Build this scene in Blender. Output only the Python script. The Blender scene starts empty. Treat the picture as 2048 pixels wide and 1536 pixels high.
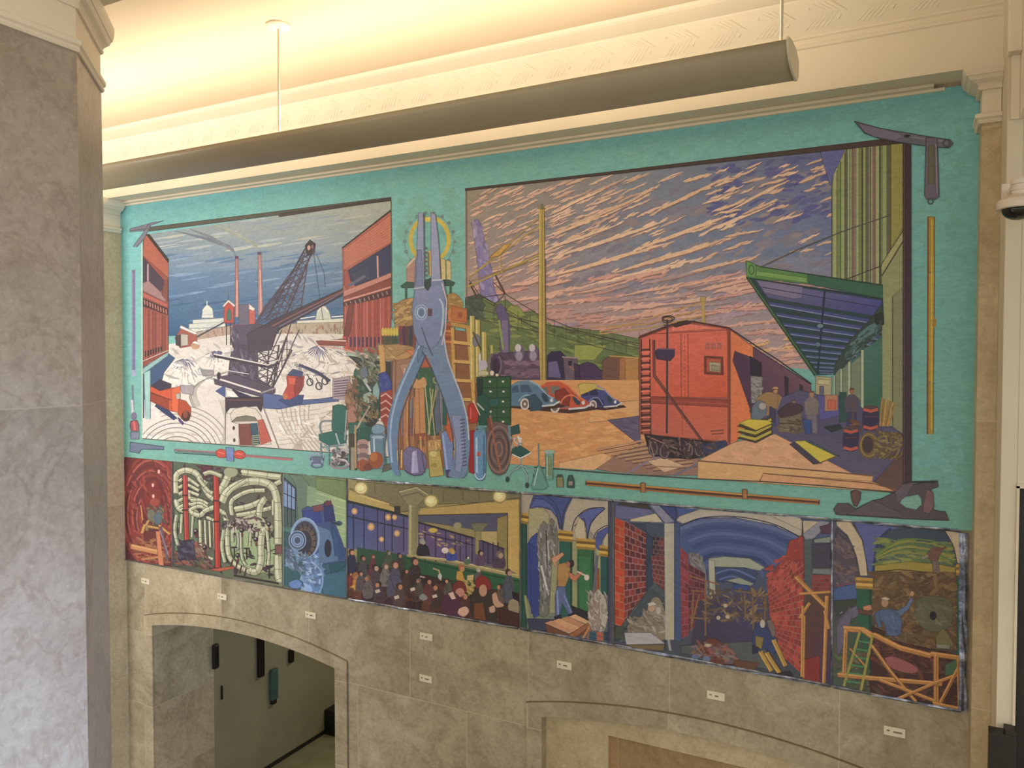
import bpy, bmesh, math, random
from mathutils import Vector, Matrix, geometry
random.seed(11)
D = 5.5                      # distance from the lens to the mural wall (metres)
EYE = 5.15                   # eye height above the lower hall floor
F = 1550.0
SC = bpy.context.scene
COL = SC.collection
PITCH = math.atan(46 / F)
YAW = math.radians(27.55)

# ------------------------------------------------------------ camera
cd = bpy.data.cameras.new('camera'); cam = bpy.data.objects.new('camera', cd); COL.objects.link(cam)
cd.sensor_width = 36; cd.lens = F / 2048 * 36; cd.clip_start = .02; cd.clip_end = 200
cam.location = (0, -D, EYE)
cam.rotation_euler = (math.pi / 2 - PITCH, 0, YAW)
SC.camera = cam
CM = cam.rotation_euler.to_matrix()
CO = Vector(cam.location)

def ray(px, py):
    return (CM @ Vector(((px - 1024) / F, (768 - py) / F, -1))).normalized()
def hit(px, py, axis=1, val=0.0):          # the point of a plane x/y/z = val seen at a place of the frame
    r = ray(px, py); t = (val - CO[axis]) / r[axis]
    return CO + r * t
def hex3(h):
    c = [int(h[i:i + 2], 16) / 255 for i in (0, 2, 4)]
    return [(v / 12.92 if v <= .04045 else ((v + .055) / 1.055) ** 2.4) for v in c]

# ------------------------------------------------------------ materials
def newmat(name, rough=.6, metal=0.0, spec=.5):
    m = bpy.data.materials.new(name); m.use_nodes = True
    nt = m.node_tree; b = nt.nodes['Principled BSDF']
    b.inputs['Roughness'].default_value = rough; b.inputs['Metallic'].default_value = metal
    b.inputs['Specular IOR Level'].default_value = spec
    return m, nt, b
def N(nt, t, **kw):
    n = nt.nodes.new(t)
    for k, v in kw.items():
        if k in n.inputs: n.inputs[k].default_value = v
        else: setattr(n, k, v)
    return n
def ramp(nt, fac, stops):
    r = nt.nodes.new('ShaderNodeValToRGB'); nt.links.new(fac, r.inputs['Fac'])
    e = r.color_ramp.elements
    while len(e) < len(stops): e.new(.5)
    for el, (p, c) in zip(e, stops): el.position = p; el.color = (*c, 1)
    return r.outputs['Color']
def mixc(nt, a, b, fac=None, mode='MIX', f=.5):
    n = nt.nodes.new('ShaderNodeMix'); n.data_type = 'RGBA'; n.blend_type = mode
    n.inputs[0].default_value = f
    if fac is not None: nt.links.new(fac, n.inputs[0])
    for s, v in ((6, a), (7, b)):
        if isinstance(v, (tuple, list)): n.inputs[s].default_value = (*v[:3], 1)
        else: nt.links.new(v, n.inputs[s])
    return n.outputs[2]
def bumpn(nt, b, h, strength, dist=.01):
    n = nt.nodes.new('ShaderNodeBump'); n.inputs['Strength'].default_value = strength; n.inputs['Distance'].default_value = dist
    nt.links.new(h, n.inputs['Height']); nt.links.new(n.outputs[0], b.inputs['Normal'])

def plain(name, h, rough=.6, metal=0.0, mottle=.06, scale=6.0, spec=.5):
    m, nt, b = newmat(name, rough, metal, spec)
    c = hex3(h); tc = N(nt, 'ShaderNodeTexCoord')
    no = N(nt, 'ShaderNodeTexNoise', Scale=scale, Detail=5.0)
    nt.links.new(tc.outputs['Object'], no.inputs['Vector'])
    lo = [v * (1 - mottle * 1.6) for v in c]; hi = [min(1, v * (1 + mottle)) for v in c]
    nt.links.new(ramp(nt, no.outputs['Fac'], [(.3, lo), (.7, hi)]), b.inputs['Base Color'])
    bumpn(nt, b, no.outputs['Fac'], .08, .004)
    return m

def marble(name, c1, c2, c3, slab=(1.15, .78), joint=.0022, tone=.35, plane='xz', vein=1.0, off=(0, 0)):
    """honed limestone: cloudy ground, fossil flecks, veins and thin slab joints"""
    m, nt, b = newmat(name, .42, 0, .4)
    tc = N(nt, 'ShaderNodeTexCoord'); sep = N(nt, 'ShaderNodeSeparateXYZ'); cmb = N(nt, 'ShaderNodeCombineXYZ')
    nt.links.new(tc.outputs['Object'], sep.inputs[0])
    nt.links.new(sep.outputs['X' if plane == 'xz' else 'Y'], cmb.inputs['X'])
    nt.links.new(sep.outputs['Z'], cmb.inputs['Y'])
    mp = N(nt, 'ShaderNodeMapping'); mp.inputs['Location'].default_value = (off[0], off[1], 0)
    nt.links.new(cmb.outputs[0], mp.inputs['Vector'])
    br = N(nt, 'ShaderNodeTexBrick', Scale=1.0)
    br.inputs['Brick Width'].default_value = slab[0]; br.inputs['Row Height'].default_value = slab[1]
    br.inputs['Mortar Size'].default_value = joint; br.inputs['Mortar Smooth'].default_value = .2
    br.inputs['Color1'].default_value = (0, 0, 0, 1); br.inputs['Color2'].default_value = (1, 1, 1, 1)
    br.inputs['Mortar'].default_value = (.5, .5, .5, 1)
    nt.links.new(mp.outputs[0], br.inputs['Vector'])
    # shift the cloud pattern from slab to slab
    add = N(nt, 'ShaderNodeVectorMath', operation='MULTIPLY_ADD')
    nt.links.new(br.outputs['Color'], add.inputs[0]); add.inputs[1].default_value = (3.1, 1.7, 2.3)
    nt.links.new(tc.outputs['Object'], add.inputs[2])
    n1 = N(nt, 'ShaderNodeTexNoise', Scale=2.2, Detail=6.0, Roughness=.62, Distortion=.9)
    n2 = N(nt, 'ShaderNodeTexNoise', Scale=24.0, Detail=5.0, Roughness=.6, Distortion=.6)
    n3 = N(nt, 'ShaderNodeTexNoise', Scale=1.3, Detail=7.0, Roughness=.55, Distortion=2.2)
    vo = N(nt, 'ShaderNodeTexVoronoi', Scale=38.0)
    for n in (n1, n2, n3, vo): nt.links.new(add.outputs[0], n.inputs['Vector'])
    a, bb, cc = hex3(c1), hex3(c2), hex3(c3)
    base = ramp(nt, n1.outputs['Fac'], [(.32, a), (.52, bb), (.72, cc)])
    fl = ramp(nt, n2.outputs['Fac'], [(.36, (.84, .83, .81)), (.5, (1, 1, 1)), (.68, (1.12, 1.12, 1.10))])
    base = mixc(nt, base, fl, None, 'MULTIPLY', .75)
    fo = ramp(nt, vo.outputs['Distance'], [(.0, (1.3, 1.3, 1.26)), (.22, (1, 1, 1)), (.6, (.93, .92, .9))])
    base = mixc(nt, base, fo, None, 'MULTIPLY', .55)
    ve = ramp(nt, n3.outputs['Fac'], [(.475, (1, 1, 1)), (.497, (.80, .76, .70)), (.505, (.84, .80, .74)), (.53, (1, 1, 1))])
    base = mixc(nt, base, ve, None, 'MULTIPLY', .45 * vein)
    to = ramp(nt, br.outputs['Color'], [(0, (1 - tone * .5,) * 3), (1, (1 + tone * .35,) * 3)])
    base = mixc(nt, base, to, None, 'MULTIPLY', 1.0)
    base = mixc(nt, base, [v * 1.02 for v in cc], br.outputs['Fac'])
    nt.links.new(base, b.inputs['Base Color'])
    bumpn(nt, b, n2.outputs['Fac'], .06, .003)
    return m

def paintmat(name):
    """artist's oil paint on canvas: the drawn colours, with brush drag and tone drift"""
    m, nt, b = newmat(name, .55, 0, .35)
    at = N(nt, 'ShaderNodeAttribute'); at.attribute_name = 'Col'
    tc = N(nt, 'ShaderNodeTexCoord'); mp = N(nt, 'ShaderNodeMapping'); mp.inputs['Scale'].default_value = (1, 1, 2.2)
    mp.inputs['Rotation'].default_value = (0, .35, 0)
    nt.links.new(tc.outputs['Object'], mp.inputs['Vector'])
    n1 = N(nt, 'ShaderNodeTexNoise', Scale=9.0, Detail=6.0, Roughness=.65, Distortion=1.2)
    n2 = N(nt, 'ShaderNodeTexNoise', Scale=45.0, Detail=4.0, Roughness=.6)
    for n in (n1, n2): nt.links.new(mp.outputs[0], n.inputs['Vector'])
    c = mixc(nt, at.outputs['Color'], ramp(nt, n1.outputs['Fac'], [(.3, (.86, .87, .88)), (.5, (1, 1, 1)), (.7, (1.12, 1.11, 1.09))]), None, 'MULTIPLY', .8)
    c = mixc(nt, c, ramp(nt, n2.outputs['Fac'], [(.33, (.88, .88, .89)), (.5, (1, 1, 1)), (.67, (1.1, 1.1, 1.08))]), None, 'MULTIPLY', .7)
    nt.links.new(c, b.inputs['Base Color'])
    bumpn(nt, b, n2.outputs['Fac'], .12, .002)
    return m

M = {}
M['plaster'] = plain('cream_plaster', 'EEE4D0', .7, mottle=.03, scale=1.4)
M['ceil'] = plain('ceiling_plaster', 'DAC8AE', .75, mottle=.03, scale=.9)
M['pier'] = plain('pier_paint', 'DCD1B8', .6, mottle=.05, scale=1.6)
M['marble'] = marble('wall_limestone', 'A2957B', 'B8AB90', 'CCC0A6', off=(.42, .12), tone=.34)
M['pillar'] = marble('pillar_limestone', 'A39990', 'ADA49B', 'B9B1A9', slab=(3.0, 2.2), tone=.12, plane='yz', vein=1.3, off=(0, -.55))
M['chamfer'] = marble('pilaster_limestone', 'C4B795', 'CEC2A2', 'D8CCAE', slab=(14.0, 1.9), tone=.12, vein=.5, off=(5.3, .2))
M['speckle'] = marble('speckled_limestone', 'B8A580', 'C6B48F', 'D8C8A6', slab=(9.0, 1.7), tone=.1, vein=.3, off=(4.1, .3))
M['door'] = marble('niche_stone', '9C7E58', 'A98B64', 'B59A70', slab=(.8, 2.4), tone=.25, vein=.5)
M['passage'] = plain('passage_paint', '8F896F', .7, mottle=.1, scale=1.8)
M['floor'] = plain('terrazzo', '8C8568', .35, mottle=.12, scale=5)
M['strip'] = plain('painted_metal', '6E6E6C', .4, .3, mottle=.2, scale=12)
M['joint'] = plain('dark_joint', '6A5F4A', .7, mottle=.1)  # dark tone of the shadow line painted round the arch bands
M['black'] = plain('black_enamel', '14120F', .4, mottle=.1)
M['charcoal'] = plain('charcoal_metal', '24211C', .5, mottle=.2)
M['teal'] = plain('teal_plastic', '3F5F58', .5, mottle=.2)
M['card'] = plain('card_stock', 'E4DBC2', .6, mottle=.02)
M['ink'] = plain('faded_print', '8B8468', .7, mottle=.1)
M['lampmetal'] = plain('lamp_enamel', 'B8AE93', .4, mottle=.04, scale=2)
M['lampend'] = plain('lamp_end_enamel', 'DDD6C2', .4, mottle=.04, scale=2)
M['white'] = plain('white_plastic', 'E2D6C4', .35, mottle=.03)
M['paint'] = paintmat('mural_oil_paint')
m, nt, b = newmat('dome_glass', .08, 0, .8); b.inputs['Base Color'].default_value = (.004, .004, .004, 1); M['dome'] = m
m, nt, b = newmat('crumpled_foil', .38, .9)
tc = N(nt, 'ShaderNodeTexCoord'); no = N(nt, 'ShaderNodeTexNoise', Scale=14.0, Detail=3.0); nt.links.new(tc.outputs['Object'], no.inputs['Vector'])
nt.links.new(ramp(nt, no.outputs['Fac'], [(.3, hex3('5A5E6A')), (.5, hex3('8C93A6')), (.72, hex3('C8D0DC'))]), b.inputs['Base Color'])
bumpn(nt, b, no.outputs['Fac'], .5, .02); M['foil'] = m
m, nt, b = newmat('lamp_lens', .5); b.inputs['Emission Color'].default_value = (1, .84, .6, 1); b.inputs['Emission Strength'].default_value = 6
b.inputs['Base Color'].default_value = (.8, .75, .65, 1); M['lens'] = m

# ------------------------------------------------------------ mesh helpers
def link(name, bm, mat, parent=None, smooth=False, bevel=0):
    me = bpy.data.meshes.new(name)
    bmesh.ops.recalc_face_normals(bm, faces=bm.faces[:])
    bm.to_mesh(me); bm.free()
    for mm in (mat if isinstance(mat, list) else [mat]): me.materials.append(mm)
    o = bpy.data.objects.new(name, me); COL.objects.link(o)
    if parent is not None: o.parent = parent
    if smooth: me.shade_smooth()
    if bevel:
        mo = o.modifiers.new('b', 'BEVEL'); mo.width = bevel; mo.segments = 2; mo.limit_method = 'ANGLE'
    return o
def empty(name, loc, label, cat, group=None):
    o = bpy.data.objects.new(name, None); COL.objects.link(o); o.location = loc
    o['label'] = label; o['category'] = cat
    if group: o['group'] = group
    o.empty_display_size = .1
    bpy.context.view_layer.update()
    return o
def tag(o, label, cat, group=None):
    o['label'] = label; o['category'] = cat
    if group: o['group'] = group
    return o
def struct(o): o['kind'] = 'structure'; return o
def box(bm, x0, x1, y0, y1, z0, z1, off=(0, 0, 0)):
    v = [bm.verts.new((x - off[0], y - off[1], z - off[2])) for z in (z0, z1) for y in (y0, y1) for x in (x0, x1)]
    for f in ((0, 1, 3, 2), (4, 6, 7, 5), (0, 4, 5, 1), (2, 3, 7, 6), (0, 2, 6, 4), (1, 5, 7, 3)):
        bm.faces.new([v[i] for i in f])
def sweep(bm, prof, x0, x1, axis='x', cap=True):
    """profile of (y, z) points carried along x"""
    a = [bm.verts.new((x0, p[0], p[1])) for p in prof]; b_ = [bm.verts.new((x1, p[0], p[1])) for p in prof]
    n = len(prof)
    for i in range(n):
        j = (i + 1) % n
        bm.faces.new([a[i], a[j], b_[j], b_[i]])
    if cap: bm.faces.new(a); bm.faces.new(b_)
def rings(bm, foot, prof, off=(0, 0, 0), cap=True, ymax=None, xmax=None):
    """loft of a convex footprint: prof = [(z, outward offset)]"""
    n = len(foot); prev = None; first = None
    area = sum(foot[i][0] * foot[(i + 1) % n][1] - foot[(i + 1) % n][0] * foot[i][1] for i in range(n))
    sgn = 1 if area > 0 else -1
    def offs(d):
        L = []
        for i in range(n):
            p, q = Vector(foot[i]), Vector(foot[(i + 1) % n]); t = (q - p).normalized()
            nn = Vector((t.y, -t.x)) * sgn; L.append((p + nn * d, t))
        out = []
        for i in range(n):
            p, t = L[i - 1]; q, u = L[i]
            den = t.x * u.y - t.y * u.x; w = q - p
            s = (w.x * u.y - w.y * u.x) / den
            out.append(p + t * s)
        return out
    for z, d in prof:
        r = [bm.verts.new((min(v.x, xmax or 1e9) - off[0], min(v.y, 1e9 if ymax is None else ymax) - off[1], z - off[2])) for v in offs(d)]
        if prev:
            for i in range(n): bm.faces.new([prev[i], prev[(i + 1) % n], r[(i + 1) % n], r[i]])
        else: first = r
        prev = r
    if cap: bm.faces.new(first); bm.faces.new(prev)
def lathe(bm, prof, cx, cy, seg=40):
    prev = None
    for r, z in prof:
        ring = [bm.verts.new((cx + r * math.cos(a), cy + r * math.sin(a), z)) for a in [2 * math.pi * i / seg for i in range(seg)]]
        if prev:
            for i in range(seg): bm.faces.new([prev[i], prev[(i + 1) % seg], ring[(i + 1) % seg], ring[i]])
        else: first = ring
        prev = ring
    bm.faces.new(first); bm.faces.new(prev)
# ------------------------------------------------------------ the hall
def Z(k): return EYE + k * D               # height given in wall distances from the eye
def Y(k): return -D + k * D                # depth given as a share of the wall distance
XM0, XM1 = -1.384 * D, .0573 * D           # mural bay between the two pilasters
XP = .0754 * D                             # right pier
XL = -2.1 * D
DOOR = (-1.308 * D, -.854 * D); NICHE = (-.472 * D, -.018 * D)
SPR, APX = Z(-.5127), Z(-.490)
def arch_z(x, x0, x1, spr=SPR, apx=APX):
    h = apx - spr; w = (x1 - x0) / 2; R = (w * w + h * h) / (2 * h)
    return apx - R + math.sqrt(max(0, R * R - (x - (x0 + x1) / 2) ** 2))

TH = .145 * D                              # thickness of the mural wall
bm = bmesh.new()
def strip(x0, x1, zf, ztop, y):
    vs = [bm.verts.new(p) for p in ((x0, y, zf(x0)), (x1, y, zf(x1)), (x1, y, ztop), (x0, y, ztop))]
    bm.faces.new(vs)
ZT = Z(.43)
def wallface(y, a, b_, openings):
    xs = sorted({a, b_} | {o[0] for o in openings} | {o[1] for o in openings})
    for x0, x1 in zip(xs, xs[1:]):
        op = [o for o in openings if o[0] <= x0 + 1e-6 and o[1] >= x1 - 1e-6]
        if op:
            o = op[0]; n = 32
            for i in range(n):
                strip(x0 + (x1 - x0) * i / n, x0 + (x1 - x0) * (i + 1) / n, lambda x: arch_z(x, *o), ZT, y)
        else: strip(x0, x1, lambda x: 0, ZT, y)
wallface(0, XL, 1.2 * D, [DOOR, NICHE])
wallface(TH, XL, 1.2 * D, [DOOR])
for o, dep in ((DOOR, TH), (NICHE, .0127 * D)):
    for x in o:
        bm.faces.new([bm.verts.new(p) for p in ((x, 0, 0), (x, dep, 0), (x, dep, SPR), (x, 0, SPR))])
    n = 32
    for i in range(n):
        xa, xb = o[0] + (o[1] - o[0]) * i / n, o[0] + (o[1] - o[0]) * (i + 1) / n
        bm.faces.new([bm.verts.new(p) for p in ((xa, 0, arch_z(xa, *o)), (xb, 0, arch_z(xb, *o)), (xb, dep, arch_z(xb, *o)), (xa, dep, arch_z(xa, *o)))])
struct(link('wall_back', bm, M['marble']))

# niche back: a stone frame with a lower panel set in it
bm = bmesh.new(); yb = .0127 * D
ZP = Z(-.5247); a, c = -.376 * D, -.114 * D
for x0, x1, z0, z1 in ((NICHE[0] - .02, a, 0, APX + .05), (c, NICHE[1] + .02, 0, APX + .05), (a, c, ZP, APX + .05)):
    box(bm, x0, x1, yb, yb + .035, z0, z1)
tr = struct(link('trim_1', bm, M['speckle']))
bm = bmesh.new(); box(bm, a - .02, c + .02, yb + .034, yb + .08, 0, ZP + .02)
struct(link('door_1', bm, M['door'], bevel=.002))

# raised arched bands round both openings
def band(o, name):
    bm = bmesh.new(); w = .0245 * D; d = .018; n = 36
    O = (o[0] - w, o[1] + w); sprO, apO = Z(-.4975), Z(-.4676)
    inn = [(o[0], 0)] + [(o[0] + (o[1] - o[0]) * i / n, arch_z(o[0] + (o[1] - o[0]) * i / n, *o)) for i in range(n + 1)] + [(o[1], 0)]
    out = [(O[0], 0)] + [(O[0] + (O[1] - O[0]) * i / n, arch_z(O[0] + (O[1] - O[0]) * i / n, O[0], O[1], sprO, apO)) for i in range(n + 1)] + [(O[1], 0)]
    for i in range(len(inn) - 1):
        q = [inn[i], inn[i + 1], out[i + 1], out[i]]
        bm.faces.new([bm.verts.new((x, -d, z)) for x, z in q])
        for p, r in ((out[i], out[i + 1]), (inn[i], inn[i + 1])):
            bm.faces.new([bm.verts.new(v) for v in ((p[0], -d, p[1]), (r[0], -d, r[1]), (r[0], .002, r[1]), (p[0], .002, p[1]))])
    bmesh.ops.remove_doubles(bm, verts=bm.verts[:], dist=1e-5)
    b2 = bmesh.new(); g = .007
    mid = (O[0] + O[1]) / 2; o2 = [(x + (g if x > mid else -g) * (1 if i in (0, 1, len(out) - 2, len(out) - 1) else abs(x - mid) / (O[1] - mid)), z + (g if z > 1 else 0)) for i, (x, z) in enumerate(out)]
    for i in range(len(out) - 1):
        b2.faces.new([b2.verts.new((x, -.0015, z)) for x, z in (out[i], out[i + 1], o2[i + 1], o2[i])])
    link(name + '_joint', b2, M['joint'])['kind'] = 'structure'  # painted shadow outline along the outer edge of the band
    return struct(link(name, bm, M['marble']))
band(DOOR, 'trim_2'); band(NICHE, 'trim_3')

# floors
bm = bmesh.new(); box(bm, -22, 16, -30, TH + 1.9 * D, -.1, 0); struct(link('floor', bm, M['floor']))
# passage beyond the arched doorway
PW = DOOR[0] + .004
bm = bmesh.new(); box(bm, PW - .2, PW, TH + .002, TH + 1.7 * D, 0, Z(-.34)); struct(link('wall_passage_left', bm, M['passage']))
bm = bmesh.new(); box(bm, PW, DOOR[1] + 1.6, TH + 1.7 * D, TH + 1.75 * D, 0, Z(-.34)); struct(link('wall_passage_end', bm, M['passage']))
bm = bmesh.new(); box(bm, DOOR[1] + 1.5, DOOR[1] + 1.6, TH + .002, TH + 1.7 * D, 0, Z(-.34)); struct(link('wall_passage_right', bm, M['passage']))
bm = bmesh.new(); box(bm, PW - .2, DOOR[1] + 1.6, TH + .002, TH + 1.75 * D, Z(-.34), Z(-.32)); struct(link('ceiling_passage', bm, M['passage']))
bm = bmesh.new(); box(bm, PW, PW + .012, TH + .01, TH + 1.6 * D, 0, .05); struct(link('baseboard_passage', bm, M['charcoal']))

# entablature over the mural: soffit, fascia, moulding, cove and ceiling fillet
yf = Y(.958)
prof = [(0.0, Z(.309)), (yf, Z(.309)), (yf, Z(.3585)), (yf - .012, Z(.3595)), (yf - .016, Z(.3620)), (yf - .010, Z(.3645)),
        (yf - .010, Z(.3690)), (yf - .022, Z(.3700)), (yf - .024, Z(.3725)), (yf - .018, Z(.3745)),
        (Y(.931), Z(.4025)), (Y(.930), Z(.4045)), (Y(.926), Z(.4050)), (Y(.904), Z(.4085)), (Y(.900), Z(.4100)), (Y(.896), Z(.4125)), (0.0, Z(.4125))]
bm = bmesh.new(); sweep(bm, prof, XL, XP + .3); struct(link('trim_4', bm, M['plaster']))
# carved leaf ribs on the cove band
p0 = Vector((yf - .018, Z(.3745))); p1 = Vector((Y(.931), Z(.4025))); up = (p1 - p0); H = up.length; up.normalize(); nrm = Vector((-up.y, up.x))
if nrm.x > 0: nrm = -nrm
def rib(bm, x0, s0, x1, s1, w=.007, h=.004):
    a = Vector((x0, s0)); c = Vector((x1, s1)); t = (c - a).normalized(); q = Vector((-t.y, t.x)) * w
    def P3(v, k): yz = p0 + up * v.y + nrm * k; return (v.x, yz.x, yz.y)
    b0 = [bm.verts.new(P3(v, -.002)) for v in (a + q, a - q, c - q * .4, c + q * .4)]
    m0, m1 = bm.verts.new(P3(a + t * w, h)), bm.verts.new(P3(c - t * w, h * .7))
    for f in ((b0[0], b0[1], m0), (b0[1], b0[2], m1, m0), (b0[2], b0[3], m1), (b0[3], b0[0], m0, m1)): bm.faces.new(f)
bm = bmesh.new(); per = .30; x = XL + .1; k = 0
while x < XP - .2:
    for i in range(5):
        rib(bm, x + .030 * i, H * .12, x + .030 * i + .085, H * (.50 + .02 * i))
    for i in range(4):
        rib(bm, x + .045 + .034 * i, H * .90, x + .045 + .034 * i + .085, H * (.62 - .02 * i), .006)
    rib(bm, x + .19, H * .30, x + .215, H * .42, .012, .008); rib(bm, x + .02, H * .78, x + .04, H * .68, .011, .008)
    rib(bm, x + .16, H * .88, x + .25, H * .50, .005, .008)
    x += per
cv = struct(link('trim_5', bm, M['plaster']))
# picture rails under the soffit
bm = bmesh.new(); box(bm, XM0, hit(1868, 175)[0], -.062, 0, Z(.3062), Z(.309) - .001); box(bm, XM0, hit(1868, 175)[0], -.075, 0, Z(.3045), Z(.3062))
box(bm, XM0, hit(1890, 181)[0], -.030, 0, Z(.3010), Z(.3045)); struct(link('trim_6', bm, M['plaster'], bevel=.003))

# ceiling and the beam that crosses over the near pillar
bm = bmesh.new(); box(bm, XL - .3, 1.2 * D, Y(-.6), .1, Z(.4125), Z(.4125) + .1); struct(link('ceiling', bm, M['ceil']))
bm = bmesh.new(); box(bm, XL, 1.2 * D, Y(.13), Y(.4433), Z(.3095), Z(.414)); struct(link('ceiling_beam', bm, M['plaster']))
bm = bmesh.new(); box(bm, XL - .3, XL, Y(-.6), TH, 0, Z(.43)); struct(link('wall_left', bm, M['marble']))

# right pier with its beam, the opening beside it and the wall over that
ypf = Y(.902)
xo = .0892 * D
bm = bmesh.new()
zo = Z(-.1225)
box(bm, XP, xo, ypf, -.001, 0, Z(.4120))
box(bm, xo, xo + .9, ypf, ypf + .25, zo, Z(.4120))
box(bm, xo + .9, 1.2 * D, ypf, ypf + .25, 0, Z(.4120))
struct(link('wall_right', bm, M['pier'], bevel=.004))
bm = bmesh.new(); box(bm, xo - .001, xo + .012, ypf - .012, ypf + .02, 0, zo); box(bm, xo - .001, xo + .9, ypf - .012, ypf + .02, zo - .012, zo + .012)
struct(link('trim_7', bm, M['pier']))
bm = bmesh.new(); box(bm, xo + .012, xo + .9, ypf + .12, ypf + .16, 0, zo - .012)
dr = struct(link('door_2', bm, M['charcoal']))
xb = .0853 * D
bm = bmesh.new(); box(bm, xb, xb + .6, Y(.02), ypf, Z(.2345), Z(.4110))
box(bm, XP - .006, xb, ypf - .09, ypf - .001, Z(.296), Z(.4115))
box(bm, XP + .014, xb, ypf - .025, ypf - .001, Z(.2345), Z(.296))
struct(link('beam_right', bm, M['plaster'], bevel=.004))
bm = bmesh.new()
for k_ in (.325, .335):
    box(bm, xb - .006, xb + .004, Y(.3), ypf - .14, Z(k_), Z(k_ + .003))
struct(link('trim_8', bm, M['plaster']))

# ------------------------------------------------------------ pilasters and pillar
NECK = [(.2490, 0), (.2490, .0030), (.2510, .0045), (.2530, .0032), (.2545, .0060), (.2580, .0062), (.2595, .0040), (.2600, 0)]
CROWN = [(.2840, 0), (.2840, .0028), (.2862, .0040), (.2880, .0028), (.2900, .0050), (.2930, .0110), (.2965, .0135), (.2970, .0150), (.3020, .0172), (.3060, .0178), (.3094, .0178)]
def pilaster(name, foot, mats, label, cat, base=0.0, scale=1.0, lim=(None, None)):
    cx = sum(p[0] for p in foot) / len(foot); cy = sum(p[1] for p in foot) / len(foot); o = (cx, cy, base)
    e = empty(name, o, label, cat)
    bm = bmesh.new(); rings(bm, foot, [(base, 0), (Z(.2490), 0)], o); link('shaft', bm, mats[0], e)
    bm = bmesh.new(); rings(bm, foot, [(Z(.2490), -.002), (Z(.3094), -.002)], o); link('frieze', bm, mats[1], e)
    bm = bmesh.new(); rings(bm, foot, [(Z(z), d * D * scale) for z, d in NECK], o, True, *lim); link('necking', bm, mats[2], e)
    bm = bmesh.new(); rings(bm, foot, [(Z(z), d * D * scale) for z, d in CROWN], o, True, *lim); link('crown_moulding', bm, mats[2], e)
    return e
pilaster('pilaster', [(XM1, yf), (XP - .001, yf), (XP - .001, -.001), (XM1, -.001)], [M['speckle'], M['plaster'], M['plaster']],
         'narrow speckled stone pilaster with cream moulded capital between the mural and the white pier', 'pilaster', lim=(-.022, XP - .001))
pilaster('pilaster', [(-1.44 * D, yf), (XM0, yf), (XM0, -.001), (-1.44 * D, -.001)], [M['chamfer'], M['plaster'], M['plaster']],
         'plain tan stone pilaster at the left end of the mural, partly behind the pillar', 'pilaster', lim=(-.022, None))
y1 = Y(.399); x1 = -.6045 * D; s = .0683 * D; xw = -1.15 * D; y0 = Y(.16)
foot = [(x1, y0 + s), (x1, y1), (x1 - s, y1 + s), (xw, y1 + s), (xw, y0), (x1 - s, y0)]
pil = pilaster('pillar', foot, [M['pillar'], M['plaster'], M['plaster']],
         'massive grey veined marble pillar with chamfered corner and cream moulded capital in the near left', 'pillar', scale=.62)

# ------------------------------------------------------------ pendant uplight
lx0, lx1 = -1.6 * D, -.1046 * D; ly = Y(.717)
Lp = [(0, .2803), (.002, .2745), (.006, .2695), (.0125, .2657), (.021, .2632), (.032, .2617), (.043, .2611), (.0525, .2612), (.059, .2640), (.064, .2690), (.0665, .2745), (.067, .2810)]
cx = (lx0 + lx1) / 2
lamp = empty('pendant_light', (cx, ly + .0335 * D, Z(.2612)), 'long grey trough pendant light hanging on two thin rods in front of the mural top', 'light')
def L(k): return (k[0] * D - .0335 * D, Z(k[1]) - Z(.2612))
out = [L(k) for k in Lp]; c0 = Vector((0, .09))
inn = [tuple(Vector(p) + (c0 - Vector(p)).normalized() * .006) for p in out]
bm = bmesh.new()
for x_ in (0,):
    pr = out + inn[::-1]
    sweep(bm, pr, lx0 - cx, lx1 - cx)
link('trough', bm, M['lampmetal'], lamp, smooth=False)
for o_ in lamp.children:
    for p in o_.data.polygons: p.use_smooth = len(p.vertices) == 4
top = [L(k) for k in ((.0655, .2840), (.050, .2878), (.025, .2870), (.004, .2835))]
for xx, dx in ((lx1 - cx, .012), (lx0 - cx - .012, .012)):
    bm = bmesh.new(); e_ = [tuple(Vector(p) + (Vector(p) - Vector((0, .07))).normalized() * .006) for p in out + top]
    sweep(bm, e_, xx, xx + dx); link('end_cap', bm, M['lampend'], lamp, bevel=.003)
bm = bmesh.new(); zl = L((0, .2790))[1]; box(bm, lx0 - cx + .02, lx1 - cx - .02, -.155, .165, zl - .012, zl - .004); link('lens', bm, M['lens'], lamp)
ZC = Z(.4125) - Z(.2612)
for px_, py_ in ((552, 265), (1561, 87)):
    p = hit(px_, py_, 1, ly); xr = p[0] - cx
    bm = bmesh.new(); box(bm, xr - .008, xr + .008, -.0335 * D + .01, .0335 * D - .01, zl - .01, zl + .004)
    link('bracket', bm, M['lampend'], lamp)
    bm = bmesh.new(); lathe(bm, [(.0075, zl), (.0075, ZC)], xr, -.0335 * D + .03, 16); link('rod', bm, M['white'], lamp, smooth=True)
    bm = bmesh.new(); lathe(bm, [(.0, ZC - .028), (.03, ZC - .027), (.075, ZC - .018), (.082, ZC - .008), (.082, ZC + .0)], xr, -.0335 * D + .03, 32)
    link('canopy', bm, M['plaster'], lamp, smooth=True)

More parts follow.
